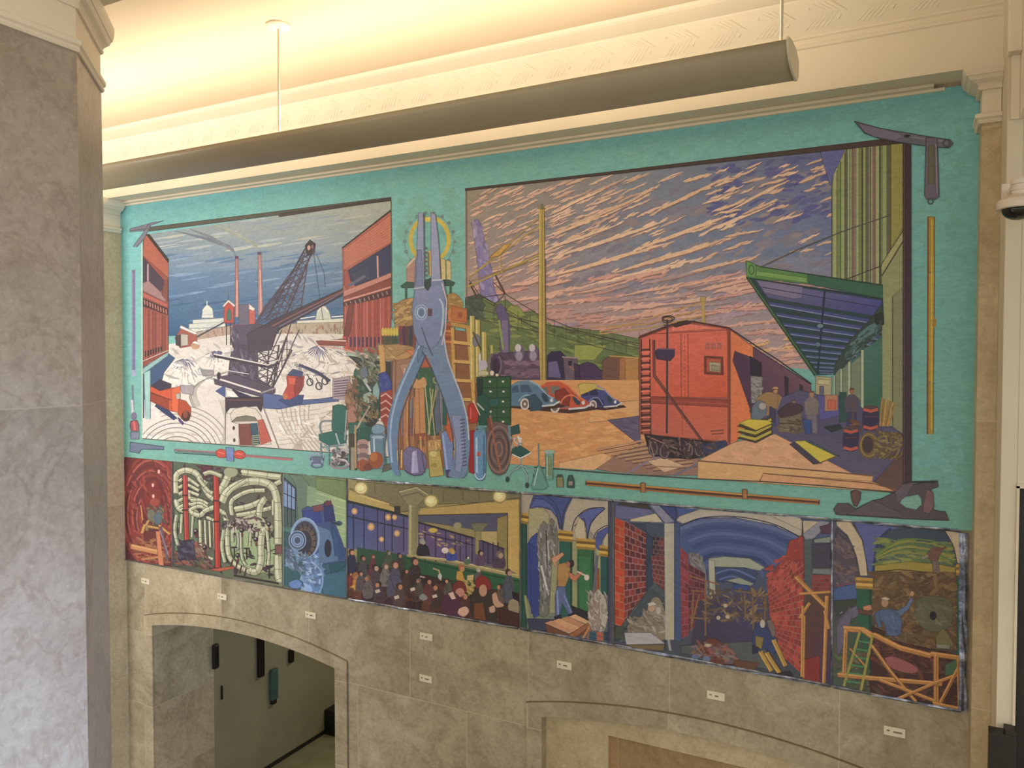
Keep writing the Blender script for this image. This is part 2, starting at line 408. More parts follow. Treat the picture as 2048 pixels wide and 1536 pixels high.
# ------------------------------------------------------------ dome camera on the pier
yc = Y(.845); pc = hit(2037, 418, 1, yc); cxx, czz = pc[0], pc[2]
cam_e = empty('security_camera', (cxx, yc, czz - .06), 'white dome security camera with black bubble mounted on the pale pier at right edge', 'camera')
def CL(pts): return [(r, z - (czz - .06)) for r, z in pts]
R = .093
bm = bmesh.new(); lathe(bm, CL([(R, czz), (R + .004, czz + .004), (R + .004, czz + .030), (R - .004, czz + .046), (R - .03, czz + .060), (.030, czz + .075), (.028, czz + .08)]), 0, 0, 48); link('housing', bm, M['white'], cam_e, smooth=False, bevel=.002)
bm = bmesh.new(); lathe(bm, CL([(.030, czz + .074), (.030, czz + .092), (.036, czz + .094), (.036, czz + .104), (.031, czz + .106), (.031, czz + .122), (.037, czz + .124), (.037, czz + .146), (.03, czz + .160), (.0, czz + .164)]), 0, 0, 40); link('neck', bm, M['white'], cam_e, smooth=False, bevel=.0015)
bm = bmesh.new(); pr = [(R * .80, czz + .001)] + [(R * .80 * math.cos(t), czz - .055 * math.sin(t)) for t in [math.pi / 2 * i / 10 for i in range(1, 10)]] + [(.001, czz - .055)]
lathe(bm, CL(pr), 0, 0, 40); link('bubble', bm, M['dome'], cam_e, smooth=True)
bm = bmesh.new(); z0_ = .06; box(bm, -.022, .022, .0, ypf - yc, z0_ + .110, z0_ + .150); box(bm, -.05, .05, ypf - yc - .012, ypf - yc, z0_ + .07, z0_ + .19)
link('bracket', bm, M['white'], cam_e, bevel=.003)

# dark cabinet at the foot of the pier
zt = Z(-.3655); q0 = hit(1979, 1464, 1, ypf - .09); q1 = hit(2010, 1464, 1, ypf - .09); q2 = hit(2034, 1464, 1, ypf - .09)
bm = bmesh.new(); box(bm, q0[0], q2[0], ypf - .09, ypf - .003, 0, q0[2]); 
box(bm, q1[0], q2[0], ypf - .09, ypf - .003, q0[2] - .001, q0[2] + .028)
tag(link('floor_cabinet', bm, M['charcoal'], bevel=.004), 'tall black cabinet with a stepped top against the foot of the white pier', 'cabinet')

# ------------------------------------------------------------ things in the passage (on its left wall, x = PW)
def onwall(px0, py0, px1, py1, dep, name, mat, label, cat, round_=False):
    a_ = hit(px0, py0, 0, PW); b_ = hit(px1, py1, 0, PW)
    bm = bmesh.new(); ya, yb_ = sorted((a_[1], b_[1])); za, zb = sorted((a_[2], b_[2]))
    box(bm, PW + .001, PW + dep, ya, yb_, za, zb)
    return tag(link(name, bm, mat, bevel=.02 if round_ else .004), label, cat)
onwall(422, 1290, 434, 1334, .05, 'wall_speaker', M['black'], 'rounded black box high on the passage wall, nearest the stone doorway jamb', 'speaker', True)
onwall(513, 1270, 524, 1350, .05, 'hanging_sign', M['black'], 'tall narrow black sign high on the passage wall, topmost beneath the arch', 'sign')
onwall(576, 1300, 583, 1322, .05, 'exit_lamp', M['black'], 'small black fixture just under the right slope of the arch', 'fixture')
onwall(441, 1372, 444, 1398, .02, 'conduit', M['black'], 'thin black strip below the rounded box on the passage wall', 'strip')
t_ = onwall(537, 1340, 551, 1395, .06, 'fire_extinguisher', M['teal'], 'dull teal fixture with a dark foot hung midway on the passage wall', 'fixture', True)
bm = bmesh.new(); a_ = hit(540, 1392, 0, PW); b_ = hit(548, 1404, 0, PW); box(bm, PW + .001, PW + .05, a_[1], b_[1], b_[2], a_[2]); link('foot', bm, M['black'], t_)
a_ = hit(648, 1477, 0, PW)
bm = bmesh.new(); ya = a_[1]; box(bm, PW + .012, PW + .25, ya, ya + .5, 0, .34); tag(link('floor_box', bm, M['black'], bevel=.008), 'low black box on the passage floor beside the right jamb', 'box')

# ------------------------------------------------------------ title cards
cards = [(292, 1162, 'under the red tunnel panel, leftmost card'), (445, 1193, 'under the panel of tangled pipes'), (622, 1230, 'under the blue machine panel'),
         (853, 1273, 'close under the crowded waiting hall panel'), (852, 1357, 'below another card, lowest of a pair in one column'),
         (1129, 1330, 'under the sculptor panel with green columns'), (1432, 1391, 'under the brick vault panel'), (1789, 1463, 'under the scaffold panel, rightmost card')]
for i, (px_, py_, w_) in enumerate(cards):
    p = hit(px_, py_); W2, H2 = .0625, .029
    bm = bmesh.new(); box(bm, p[0] - W2, p[0] + W2, -.010, -.0002, p[2] - H2, p[2] + H2)
    c_ = tag(link('title_card', bm, M['card'], bevel=.0015), 'small white title card ' + w_, 'card', 'title cards on the stone wall below the mural')
    ww = (.35, .3, .45, .3, .5, .4, .3, .62)[i]
    bm = bmesh.new(); box(bm, p[0] - W2 * .72, p[0] - W2 * .45, -.0112, -.0095, p[2] - .002, p[2] + .009); link('print', bm, M['ink'], c_); bm = bmesh.new()
    box(bm, p[0] - W2 * .1, p[0] - W2 * .1 + W2 * ww * 1.3, -.0112, -.0095, p[2] - .006, p[2] + .006)
    link('print', bm, M['ink'], c_)
# ------------------------------------------------------------ painting engine: flat shapes on the wall, each a hair above what it covers
rnd = random.Random(5)
STEP = .00002
class Canvas:
    def __init__(s, base):
        s.base = base; s.grid = {}; s.parts = {}; s.cur = None; s.clip = None; s.top = 0
    def use(s, part, clip=None):
        s.cur = s.parts.setdefault(part, ([], [], [])); s.clip = clip
    def level(s, pts):
        x0 = int(min(p[0] for p in pts) // 5); x1 = int(max(p[0] for p in pts) // 5)
        y0 = int(min(p[1] for p in pts) // 5); y1 = int(max(p[1] for p in pts) // 5)
        g = s.grid; m_ = 0
        for i in range(x0, x1 + 1):
            for j in range(y0, y1 + 1):
                v = g.get((i, j), 0)
                if v > m_: m_ = v
        m_ += 1
        for i in range(x0, x1 + 1):
            for j in range(y0, y1 + 1): g[(i, j)] = m_
        s.top = max(s.top, m_)
        return m_
CV = None
def clip_poly(pts, clip):
    for i in range(len(clip)):
        a, b_ = clip[i], clip[(i + 1) % len(clip)]
        def side(p): return (b_[0] - a[0]) * (p[1] - a[1]) - (b_[1] - a[1]) * (p[0] - a[0])
        out = []
        for k in range(len(pts)):
            p, q = pts[k], pts[(k + 1) % len(pts)]; sp, sq = side(p), side(q)
            if sp >= 0: out.append(p)
            if (sp >= 0) != (sq >= 0):
                t = sp / (sp - sq); out.append(tuple(p[n] + (q[n] - p[n]) * t for n in range(len(p))))
        pts = out
        if len(pts) < 3: return []
    return pts
GAIN = 1.46; SAT = .95; TINT = (1.0, 1.02, 1.24)
def col(h, j=0):
    c = hex3(h) if isinstance(h, str) else list(h)
    if j:
        f = 1 + rnd.uniform(-j, j); c = [min(1, v * f) for v in c]
    g = .3 * c[0] + .59 * c[1] + .11 * c[2]; c = [(g + (v - g) * SAT) * .93 + .013 for v in c]
    return tuple(max(.002, min(.95, v * GAIN * t)) for v, t in zip(c, TINT))
def poly(pts, c, lv=None):
    """pts: [(px, py)], c: one colour or one per point"""
    many = isinstance(c, list)
    P_ = [(p[0], p[1]) + (tuple(c[i]) if many else tuple(c)) for i, p in enumerate(pts)]
    if CV.clip: P_ = clip_poly(P_, CV.clip)
    if len(P_) < 3: return
    l = CV.level(P_) if lv is None else lv
    y = CV.base - l * STEP
    V, Fc, C = CV.cur; b0 = len(V)
    for p in P_:
        h = hit(p[0], p[1], 1, 0.0); V.append((h[0], y, h[2])); C.append((*p[2:5], 1))
    n = len(P_)
    if n <= 4 and not concave(P_): Fc.append(tuple(range(b0, b0 + n)))
    else:
        for t in geometry.tessellate_polygon([[Vector((p[0], p[1], 0)) for p in P_]]): Fc.append(tuple(b0 + i for i in t))
def concave(P_):
    n = len(P_); sg = 0
    for i in range(n):
        a, b_, c = P_[i], P_[(i + 1) % n], P_[(i + 2) % n]
        cr = (b_[0] - a[0]) * (c[1] - b_[1]) - (b_[1] - a[1]) * (c[0] - b_[0])
        if abs(cr) < 1e-6: continue
        if sg == 0: sg = cr
        elif sg * cr < 0: return True
    return False
def S(t):                                   # "x,y x,y ..." -> points
    return [tuple(float(v) for v in q.split(',')) for q in t.split()]
OUT = 1.1
def P(h, t, j=0):
    q = S(t) if isinstance(t, str) else t
    poly(q, col(h, j))
    if OUT and isinstance(t, str):
        x0, x1 = min(a[0] for a in q), max(a[0] for a in q); y0, y1 = min(a[1] for a in q), max(a[1] for a in q)
        if (x1 - x0) * (y1 - y0) > 90 and min(x1 - x0, y1 - y0) > 4:
            c = [v * .38 for v in hex3(h)]
            Ln(c, q + [q[0]], OUT)
def R_(h, x0, y0, x1, y1, sl=0.0):           # upright rectangle whose top and bottom follow a slope
    P(h, [(x0, y0), (x1, y0 + sl * (x1 - x0)), (x1, y1 + sl * (x1 - x0)), (x0, y1)])
def Ln(h, t, w=1.5, taper=False, j=0):
    p = S(t) if isinstance(t, str) else t
    c = col(h, j); n = len(p); L_, R__ = [], []
    for i in range(n):
        a = p[max(0, i - 1)]; b_ = p[min(n - 1, i + 1)]
        dx, dy = b_[0] - a[0], b_[1] - a[1]; l = math.hypot(dx, dy) or 1
        k = w / 2
        if taper: k *= max(.18, math.sin(math.pi * (i + .35) / (n - .3)) if n > 2 else .6)
        L_.append((p[i][0] - dy / l * k, p[i][1] + dx / l * k)); R__.append((p[i][0] + dy / l * k, p[i][1] - dx / l * k))
    y = CV.level(L_ + R__)
    for i in range(n - 1):
        poly([L_[i], L_[i + 1], R__[i + 1], R__[i]], c, y)
def curve(pts, n=8):                         # smooth curve through the points
    p = S(pts) if isinstance(pts, str) else pts
    q = [p[0]] + p + [p[-1]]; out = []
    for i in range(1, len(q) - 2):
        for k in range(n):
            t = k / n
            out.append(tuple(.5 * ((2 * q[i][m]) + (-q[i - 1][m] + q[i + 1][m]) * t + (2 * q[i - 1][m] - 5 * q[i][m] + 4 * q[i + 1][m] - q[i + 2][m]) * t * t + (-q[i - 1][m] + 3 * q[i][m] - 3 * q[i + 1][m] + q[i + 2][m]) * t ** 3) for m in (0, 1)))
    out.append(p[-1]); return out
def Cv(h, t, w=1.5, n=6, taper=False): Ln(h, curve(t, n), w, taper)
def Bl(h, t, n=5):
    q = curve(S(t) + [S(t)[0]], n)[:-1]; P(h, q)
    if OUT: Ln([v * .38 for v in hex3(h)], q + [q[0]], OUT * .8)      # smooth closed blob
def El(h, cx, cy, rx, ry, n=20, rot=0):
    c, s_ = math.cos(rot), math.sin(rot)
    P(h, [(cx + rx * math.cos(a) * c - ry * math.sin(a) * s_, cy + rx * math.cos(a) * s_ + ry * math.sin(a) * c) for a in [2 * math.pi * i / n for i in range(n)]])
def Rg(h, cx, cy, rx, ry, w=1.5, a0=0, a1=360, n=24):
    Ln(h, [(cx + rx * math.cos(math.radians(a)), cy + ry * math.sin(math.radians(a))) for a in [a0 + (a1 - a0) * i / n for i in range(n + 1)]], w)
def G4(quad, cs, nx=8, ny=8):                # blended ground: corner colours tl, tr, br, bl
    q = S(quad); k = [col(c) for c in cs]; lv = CV.level(q)
    def B(a, u, v): return tuple((a[0][m] * (1 - u) + a[1][m] * u) * (1 - v) + (a[3][m] * (1 - u) + a[2][m] * u) * v for m in range(len(a[0])))
    for i in range(nx):
        for j_ in range(ny):
            uv = [(i / nx, j_ / ny), ((i + 1) / nx, j_ / ny), ((i + 1) / nx, (j_ + 1) / ny), (i / nx, (j_ + 1) / ny)]
            poly([B(q, *w_) for w_ in uv], [B(k, *w_) for w_ in uv], lv)
def Pipe(pts, w, base, hi, edge='2E2A1C', rings=0, n=6):      # lagged pipe: outline, body, light side
    c = curve(pts, n); Ln(edge, c, w + 2); Ln(base, c, w)
    off = [(x - w * .16, y - w * .16) for x, y in c]; Ln(hi, off, w * .38)
    if rings:
        for i in range(rings, len(c) - 1, rings):
            (x0, y0), (x1, y1) = c[i], c[i + 1]; l = math.hypot(x1 - x0, y1 - y0) or 1
            Ln(edge, [(x0 - (y1 - y0) / l * w / 2, y0 + (x1 - x0) / l * w / 2), (x0 + (y1 - y0) / l * w / 2, y0 - (x1 - x0) / l * w / 2)], .8)
def Man(x, y, s, coat, skin='A8785A', hair='2A211C', legs=None, lean=0, hat=None):
    """small painted figure, head top at (x, y), total height s"""
    hd = s * .13
    if legs:
        P(legs, [(x - s * .11 + lean, y + s * .5), (x + s * .11 + lean, y + s * .5), (x + s * .13 + lean, y + s), (x + s * .03 + lean, y + s), (x + lean, y + s * .62), (x - s * .04 + lean, y + s), (x - s * .13 + lean, y + s)])
    P(coat, [(x - s * .06, y + hd * 1.15), (x + s * .06, y + hd * 1.15), (x + s * .17, y + s * .24), (x + s * .16 + lean, y + s * .55), (x - s * .15 + lean, y + s * .56), (x - s * .17, y + s * .25)])
    El(skin, x, y + hd * .6, hd * .45, hd * .6, 10); 
    P(hair, [(x - hd * .5, y + hd * .5), (x - hd * .35, y), (x + hd * .35, y - hd * .05), (x + hd * .5, y + hd * .4), (x, y + hd * .28)])
    if hat: P(hat, [(x - hd * .7, y + hd * .2), (x - hd * .3, y - hd * .25), (x + hd * .3, y - hd * .25), (x + hd * .7, y + hd * .2)])
def Scatter(cols, poly_, n, size, ang=0, var=.5, asp=3.0, jit=.15, k_=.6):   # loose brush dabs inside a quad
    q = S(poly_); L3 = [hex3(c) for c in cols]; mn = [sum(c[m] for c in L3) / len(L3) for m in range(3)]
    cols = [tuple(mn[m] + (c[m] - mn[m]) * k_ for m in range(3)) for c in L3]
    for _ in range(n):
        u, v = rnd.random(), rnd.random()
        x = (q[0][0] * (1 - u) + q[1][0] * u) * (1 - v) + (q[3][0] * (1 - u) + q[2][0] * u) * v
        y = (q[0][1] * (1 - u) + q[1][1] * u) * (1 - v) + (q[3][1] * (1 - u) + q[2][1] * u) * v
        a = ang + rnd.uniform(-var, var); L_ = size * rnd.uniform(.6, 1.4)
        dx, dy = math.cos(a), math.sin(a); k = rnd.uniform(-.12, .12) * L_; w = L_ / asp * rnd.uniform(.6, 1.3)
        T = ((-1, -.15, 0), (-.45, -.8, .8), (.3, -1, .9), (1, -.25, 0), (.95, .25, 0), (.35, .9, .9), (-.4, 1, .8), (-.95, .3, 0))
        poly([(x + u_ * L_ * dx - (v_ * w + b_ * k) * dy, y + u_ * L_ * dy + (v_ * w + b_ * k) * dx) for u_, v_, b_ in T], col(rnd.choice(cols), jit))
def finish(cv, root):
    for name, (V, Fc, C) in cv.parts.items():
        if not Fc: continue
        me = bpy.data.meshes.new(name); o_ = root.location
        me.from_pydata([(v[0] - o_[0], v[1] - o_[1], v[2] - o_[2]) for v in V], [], Fc)
        ca = me.color_attributes.new('Col', 'FLOAT_COLOR', 'POINT')
        ca.data.foreach_set('color', [x for c in C for x in c])
        me.materials.append(M['paint']); me.update()
        o = bpy.data.objects.new(name, me); COL.objects.link(o); o.parent = root
def board(root, corners, th, name='canvas_board'):
    """the mounted canvas itself, a thin board under the paint"""
    bm = bmesh.new(); f = [hit(*c) for c in corners]
    a = [bm.verts.new((p[0] - root.location[0], -th - root.location[1], p[2] - root.location[2])) for p in f]
    b_ = [bm.verts.new((p[0] - root.location[0], -.0005 - root.location[1], p[2] - root.location[2])) for p in f]
    n = len(a); bm.faces.new(a); bm.faces.new(b_)
    for i in range(n): bm.faces.new([a[i], a[(i + 1) % n], b_[(i + 1) % n], b_[i]])
    link(name, bm, M['ink'], root)

# edge lines of the panel row (frame places of points on the wall)
def lerp_tab(x, tab):
    for (a, ya), (b_, yb_) in zip(tab, tab[1:]):
        if x <= b_: return ya + (yb_ - ya) * (x - a) / (b_ - a)
    (a, ya), (b_, yb_) = tab[-2:]; return ya + (yb_ - ya) * (x - a) / (b_ - a)
def yt(x): return lerp_tab(x, [(245, 912.5), (347, 922), (567, 945), (1042, 985), (1228, 1000), (1664, 1038), (1940, 1062)])
def yb2(x): return lerp_tab(x, [(245, 1117), (347, 1133), (697, 1197), (1040, 1255), (1229, 1289), (1666, 1371), (1940, 1424)])
# ------------------------------------------------------------ the large painting
w0 = hit(1080, 640)
mural = empty('mural', (w0[0], 0, w0[2]), 'large teal painted mural of giant pliers between a snowy yard and a red boxcar', 'mural')
XA, XB = XM0 + .001, XM1 - .001
def pxat(xw, y):      # frame x of wall coordinate xw near row y
    lo, hi_ = 0, 2400
    for _ in range(40):
        m_ = (lo + hi_) / 2
        if hit(m_, y)[0] < xw: lo = m_
        else: hi_ = m_
    return lo
zt_m = Z(.3045)
def pyat(zw, px):
    lo, hi_ = 0, 1536
    for _ in range(40):
        m_ = (lo + hi_) / 2
        if hit(px, m_)[2] > zw: lo = m_
        else: hi_ = m_
    return lo
xa_, xb_ = pxat(XA, 700), pxat(XB, 600)
TL = (pxat(XA, 420), pyat(zt_m, pxat(XA, 420))); TR = (pxat(XB, 200), pyat(zt_m, pxat(XB, 200)))
BL = (pxat(XA, 913), yt(250)); BR = (pxat(XB, 1060), yt(1933))
CV = Canvas(-.012)
board(mural, [TL, TR, BR, (1664, 1038), (1228, 1000), (1042, 985), (567, 945), (347, 922), BL], .012)
CV.use('teal_ground')
def tl_top(x): return TL[1] + (TR[1] - TL[1]) * (x - TL[0]) / (TR[0] - TL[0])
xs = [TL[0], 290, 400, 500, 600, 700, 784, 860, 932, 1050, 1200, 1350, 1500, 1650, 1820, 1890, TR[0]]
tc_t = ['6AAEA6'] * 17
tc_b = ['689F86'] * 17
for i in range(len(xs) - 1):
    a, b_ = xs[i], xs[i + 1]
    ta, tb = (tl_top(a), tl_top(b_))
    ba = BR[1] if b_ > 1930 else yt(b_)
    G4(f'{a},{ta} {b_},{tb} {b_},{ba} {a},{BL[1] if i == 0 else yt(a)}', [tc_t[i], tc_t[i + 1], tc_b[i + 1], tc_b[i]], 1, 6)
for q_, n_ in (('262,425 1900,200 1900,275 262,450', 150), ('1830,300 1925,260 1925,1040 1830,960', 110), ('300,885 1700,985 1700,1030 300,915', 90), ('790,400 928,375 928,600 790,640', 60)):
    Scatter(['6AAEA3', '66A89E', '70B0A4'] if q_[:3] == '262' else ['68A088', '649D86', '6CA48C'] if q_[:3] == '300' else ['69A696', '65A192', '6EAA9A'], q_, n_, 15, 1.1, .8, 1.8, .02, .3)

# ---------------- winter yard, left picture
LC = S('288,470 784,399 784,913 288,877')
CV.use('winter_yard_picture', LC)
G4('288,460 784,390 784,520 288,560', ['7C8C88', '98A28E', '7C8E90', '54748A'], 8, 5)
G4('288,555 784,515 784,672 288,672', ['4E7088', '647E90', '26506E', '1F4A68'], 8, 6)
for k in range(150):
    u = rnd.random(); x = 300 + rnd.random() * 470; y = 430 + u * 215 + (784 - x) * .03
    c = rnd.choice(['94A09A', 'A0A692', '7C8E94']) if u < .32 else rnd.choice(['6C8698', '587690', '7890A0', '4E6E88']) if u < .7 else rnd.choice(['34607E', '44708C', '2C5470'])
    Ln(c, curve([(x - 28, y + 3), (x, y - 1), (x + 30, y - 6)], 3), rnd.uniform(2, 6), True, .05)
Cv('5E6A70', '473,514 466,498 440,486 400,474 350,462', 7, 5, True); Cv('6A7274', '470,505 430,478 380,458', 6, 5, True)
Cv('84907E', '520,506 512,490 486,476 450,458 420,448', 8, 5, True); Cv('8E9684', '500,482 466,462 430,450', 5, 5, True)
P('9A6C60', '473,516 478,516 480,634 472,634'); Ln('C89880', '476,560 476,634', 2); P('40384A', '472,512 479,512 479,518 472,518')
P('9C7266', '518,506 524,506 528,630 518,630'); Ln('C4988A', '522,540 524,628', 2); P('4A3E48', '517,504 525,504 525,510 517,510')
# far domes and terraces
for t in ('405,636 408,618 414,611 420,611 427,618 429,636', '388,640 450,636 450,645 388,648', '380,648 452,644 452,656 380,658', '372,658 452,655 452,670 372,672'): P('BCC2AE', t)
Ln('9AA898', '388,647 450,644', 1.2); Ln('8C9C92', '380,657 452,654', 1.4); Ln('E2DEC8', '407,622 416,611 426,622', 1.6); Ln('BCC2AE', '416,611 416,602', 2); Ln('98A094', '406,630 428,629', 1)
P('B6BAA2', '632,642 636,622 644,612 652,612 660,622 665,642'); P('C6C6AC', '596,642 700,636 700,650 596,652'); Ln('C6C8B4', '646,612 646,602', 3); Ln('E0DCC4', '637,624 646,612 658,624', 1.8)
Ln('E2DEC8', '598,638 632,633', 2); Ln('E2DEC8', '665,634 690,632', 2)
P('A09678', '560,648 700,644 700,676 560,674'); Scatter(['8A5A48', '7A7460', 'B4A684', '8E6E58'], '560,650 700,650 700,674 560,672', 60, 5, 1.5, .3, 3)
P('A08A72', '395,664 470,650 470,680 395,690'); Scatter(['8A6A58', '766858', 'B09C80'], '398,668 468,654 468,682 398,686', 30, 5, 1.4, .4, 3)
# snow ground
G4('288,700 784,672 784,915 288,880', ['C2BEAC', 'CCC4AC', 'CCC2A6', 'D0C8B4'], 6, 6)
G4('330,690 470,668 470,740 330,720', ['C8C4B0', 'C2BCA8', 'C6C0AA', 'C0BAA6'], 3, 3)
G4('520,668 784,668 784,790 520,790', ['C6C2B0', 'C0BCA6', 'CEC8B0', 'D0CAB4'], 4, 4)
# heaps
for cx_, cy_, rx_, ry_ in ((372, 716, 62, 56), (435, 700, 48, 40), (595, 706, 60, 62), (672, 700, 60, 66), (640, 690, 70, 34), (725, 740, 50, 40)):
    P('D2CCB6', curve([(cx_ - rx_, cy_ + ry_), (cx_ - rx_ * .45, cy_ + 12), (cx_, cy_), (cx_ + rx_ * .5, cy_ + 14), (cx_ + rx_, cy_ + ry_)], 5))
    for k in range(15):
        a = math.radians(15 + 150 * k / 14); L_ = rnd.uniform(.25, .55) * rx_
        Ln(rnd.choice(['4E4A62', '6E6A78', '8E8C8C', '5A5870']), [(cx_ + math.cos(a) * 3, cy_ + 1 + math.sin(a) * 2), (cx_ + math.cos(a) * L_ * .6, cy_ + 2 + math.sin(a) * L_ * .6), (cx_ + math.cos(a) * L_, cy_ + 4 + math.sin(a) * L_)], 2.2, True)
    for k in range(10):
        a = math.radians(20 + 140 * k / 9)
        Ln(rnd.choice(['A8A494', 'E6E0CA', '989486']), [(cx_ + math.cos(a) * rx_ * .5, cy_ + 6 + math.sin(a) * ry_ * .4), (cx_ + math.cos(a) * rx_ * .85, cy_ + 8 + math.sin(a) * ry_ * .8)], 1.6, False)
Scatter(['E2DCC6', 'A09C8C', '8C8A86', 'D8D0B8'], '340,700 470,680 470,760 340,790', 90, 8, .5, .7, 4)
Scatter(['E2DCC6', '9C9686', '6E6C74', 'D8D0B8', 'B8A888'], '560,670 760,676 760,760 560,760', 130, 9, .4, .8, 4)
Scatter(['D8D2BC', 'CEC6AE', 'B6AE98'], '300,860 540,880 540,905 300,880', 60, 10, .1, .5, 4)
# wheel tracks
for k in range(9):
    Rg(rnd.choice(['8E8878', 'A09A86', '787468', 'AAA490']), 356, 908, 34 + k * 9.5, 26 + k * 9, rnd.uniform(1.6, 3), 185 if k < 6 else 250, 358, 26)
for k in range(5):
    Cv(rnd.choice(['8E8878', 'A6A08C', '7C786A']), [(462 - k * 3, 742 + k), (418 - k * 4, 756 + k * 2), (394 - k * 3, 782 + k * 2), (402 - k * 3, 812 + k)], rnd.uniform(1.6, 2.8), 6)
for k in range(4): Cv('A8A28E', [(440 + k * 4, 800), (452 + k * 2, 840), (444 + k * 3, 892)], 1.8, 5)
for k in range(8):
    Cv('A2967C', [(552 + k * 10, 806 - k), (566 + k * 8, 850), (600 + k * 9, 902)], 2.2, 5); Cv('A89C80', [(700 - k * 5, 800 + k * 3), (630 - k * 3, 850 + k * 3), (580 + k * 4, 906)], 2, 5)
    Cv('B4A88C', [(560, 826 + k * 9), (640, 818 + k * 9), (700, 800 + k * 10)], 2, 5)
Scatter(['D6CCB0', 'E0D8BE'], '545,800 700,790 700,895 545,885', 60, 10, .8, .9, 5)
P('2E4A66', '288,735 338,706 352,716 330,745 318,792 288,800'); P('7FA59A', '288,737 338,703 338,711 288,748')
# left warehouse
P('7E3E2C', '288,468 297,466 339,522 339,704 288,734'); P('96523A', '290,470 297,468 339,522 339,556 288,512')
P('2A201C', '297,464 340,520 339,526 294,468'); P('3A2C38', '288,514 334,566 323,585 288,566'); Ln('A48888', '298,528 298,566', 3)
P('8A6A66', '288,566 300,562 336,596 332,604 288,582'); P('6E3A30', '330,562 338,560 338,604 326,590')
P('9C5040', '288,584 338,608 338,616 288,594'); P('3A201C', '288,597 338,618 338,630 288,612')
for k in range(9): Ln('B0705A', f'{291 + k * 5.4},{600 + k * 2.4} {292 + k * 5.4},{609 + k * 2.4}', 1.8)
for k in range(11): Ln(rnd.choice(['5E2C22', '6A3226', '9A5240']), f'{291 + k * 4.5},{616 + k * 1.8} {291 + k * 4.5},{718 - k * 1.2}', 1.3)
for k in range(7): P('1E1A20', [(292 + k * 5.2, 703 - k * 1.6), (295 + k * 5.2, 702 - k * 1.6), (295 + k * 5.2, 713 - k * 2), (292 + k * 5.2, 715 - k * 2)])
Ln('B0A894', '288,722 338,701', 1.6)
P('8EB4A4', '290,746 303,740 303,838 294,838'); P('30505A', '288,750 291,748 291,836 288,836'); Ln('3C5A58', '303,740 303,838', 1.2)
# shed and conveyor
P('8E4A36', '352,676 366,654 396,668 396,690 362,696'); P('D0CABA', '364,651 398,667 392,669 362,656'); P('A6A28C', '364,668 378,670 378,690 364,692'); P('3A2C2A', '354,672 363,669 363,694 354,690')
El('B08A62', 393, 692, 9, 7); P('D8D0BC', '386,686 392,682 402,686 400,690')
Ln('3A3A40', '396,674 470,634', 3); Ln('9EA49C', '395,670 470,629', 1.6)
P('A23C2C', '450,612 460,602 470,612 470,646 450,646'); P('C8C0B0', '447,612 459,600 473,611 470,614 459,604 450,614'); Bl('2F6450', '456,640 457,624 460,618 464,624 464,640'); Ln('70302A', '450,646 470,646', 2); Ln('3A4A54', '459,600 458,586', 1.2); Ln('6A6A60', '458,590 456,578', 2)
P('5A5660', '480,610 500,608 500,650 480,650'); P('A85040', '500,616 512,620 512,648 500,648'); P('D4C6B0', '500,608 512,618 508,622 500,618')
for k in range(3): Ln('2C2A30', f'{455 + k * 8},646 {455 + k * 8},690', 2)
Scatter(['8E3E30', 'A45A44', '6A3A38'], '470,650 560,640 560,672 470,676', 30, 5, .1, .4, 3)
CV.use('painted_crane', LC)
# tower crane
P('46404E', '468,652 526,648 514,700 470,705'); P('3E3644', '474,690 508,690 514,716 516,772 456,768 462,720')
P('463C48', '456,752 514,756 548,776 530,786 456,768')
Scatter(['2C2632', '5A5462', '3A3240', '6A6270', '4A3038'], '466,660 510,654 512,764 462,760', 80, 8, 1.3, .7, 4)
def lattice(a, b_, c, d, n, h='33262C', w=1.6):
    a, b_, c, d = [Vector(p) for p in (a, b_, c, d)]
    Ln(h, [tuple(a), tuple(b_)], w + 1.4); Ln(h, [tuple(d), tuple(c)], w + 1.4)
    for i in range(n):
        p, q = a.lerp(b_, i / n), d.lerp(c, (i + 1) / n); r = a.lerp(b_, (i + 1) / n); s_ = d.lerp(c, i / n)
        Ln(h, [tuple(p), tuple(q)], w); Ln(h, [tuple(s_), tuple(r)], w)
lattice((534, 640), (612, 498), (631, 492), (566, 650), 12); lattice((560, 650), (596, 560), (618, 520), (600, 640), 8, '4A3C44', 1.2)
lattice((500, 670), (534, 610), (612, 508), (540, 664), 8, '45363E', 1.3)
P('2E2024', '612,492 622,480 633,488 630,508 616,512'); El('B08C80', 620, 496, 3, 5); El('6A4A44', 627, 494, 3, 4)
for t in ('628,500 642,600 648,640', '630,498 650,545 652,575', '612,506 580,640'): Ln('47505E', t, 1)
P('33262E', '496,668 560,634 700,572 736,548 742,556 700,584 566,656 508,700'); Ln('7A4A44', '500,678 570,640 700,576', 2.4); Ln('6A6470', '540,664 640,612 726,562', 1.8); P('4A4A5A', '700,556 738,542 744,560 712,586 700,576')
P('3A2E38', '496,668 520,656 560,652 545,700 500,706')
lattice((516, 690), (518, 770), (548, 776), (560, 690), 6, '3A2E34', 1.6); lattice((514, 700), (520, 776), (536, 776), (540, 690), 5, '4A3E44', 1.3); lattice((576, 672), (536, 776), (546, 778), (586, 700), 4, '3A2E34', 1.4)
for t in ('586,640 548,770', '566,660 530,740', '600,660 556,760', '520,700 556,750'): Ln('3A2E34', t, 1.6)
Ln('2C2630', '430,712 540,734 560,726', 5); Ln('C8C2B0', '430,708 538,730 558,720', 2.6); Ln('C8C2B0', '452,740 500,748', 1.5)
P('463C48', '430,756 470,748 553,776 552,786 526,794 432,768'); Ln('CFC6B4', '428,754 524,784', 3.4); Ln('8A8078', '524,786 553,776', 3); El('2A2228', 440, 752, 4, 8)
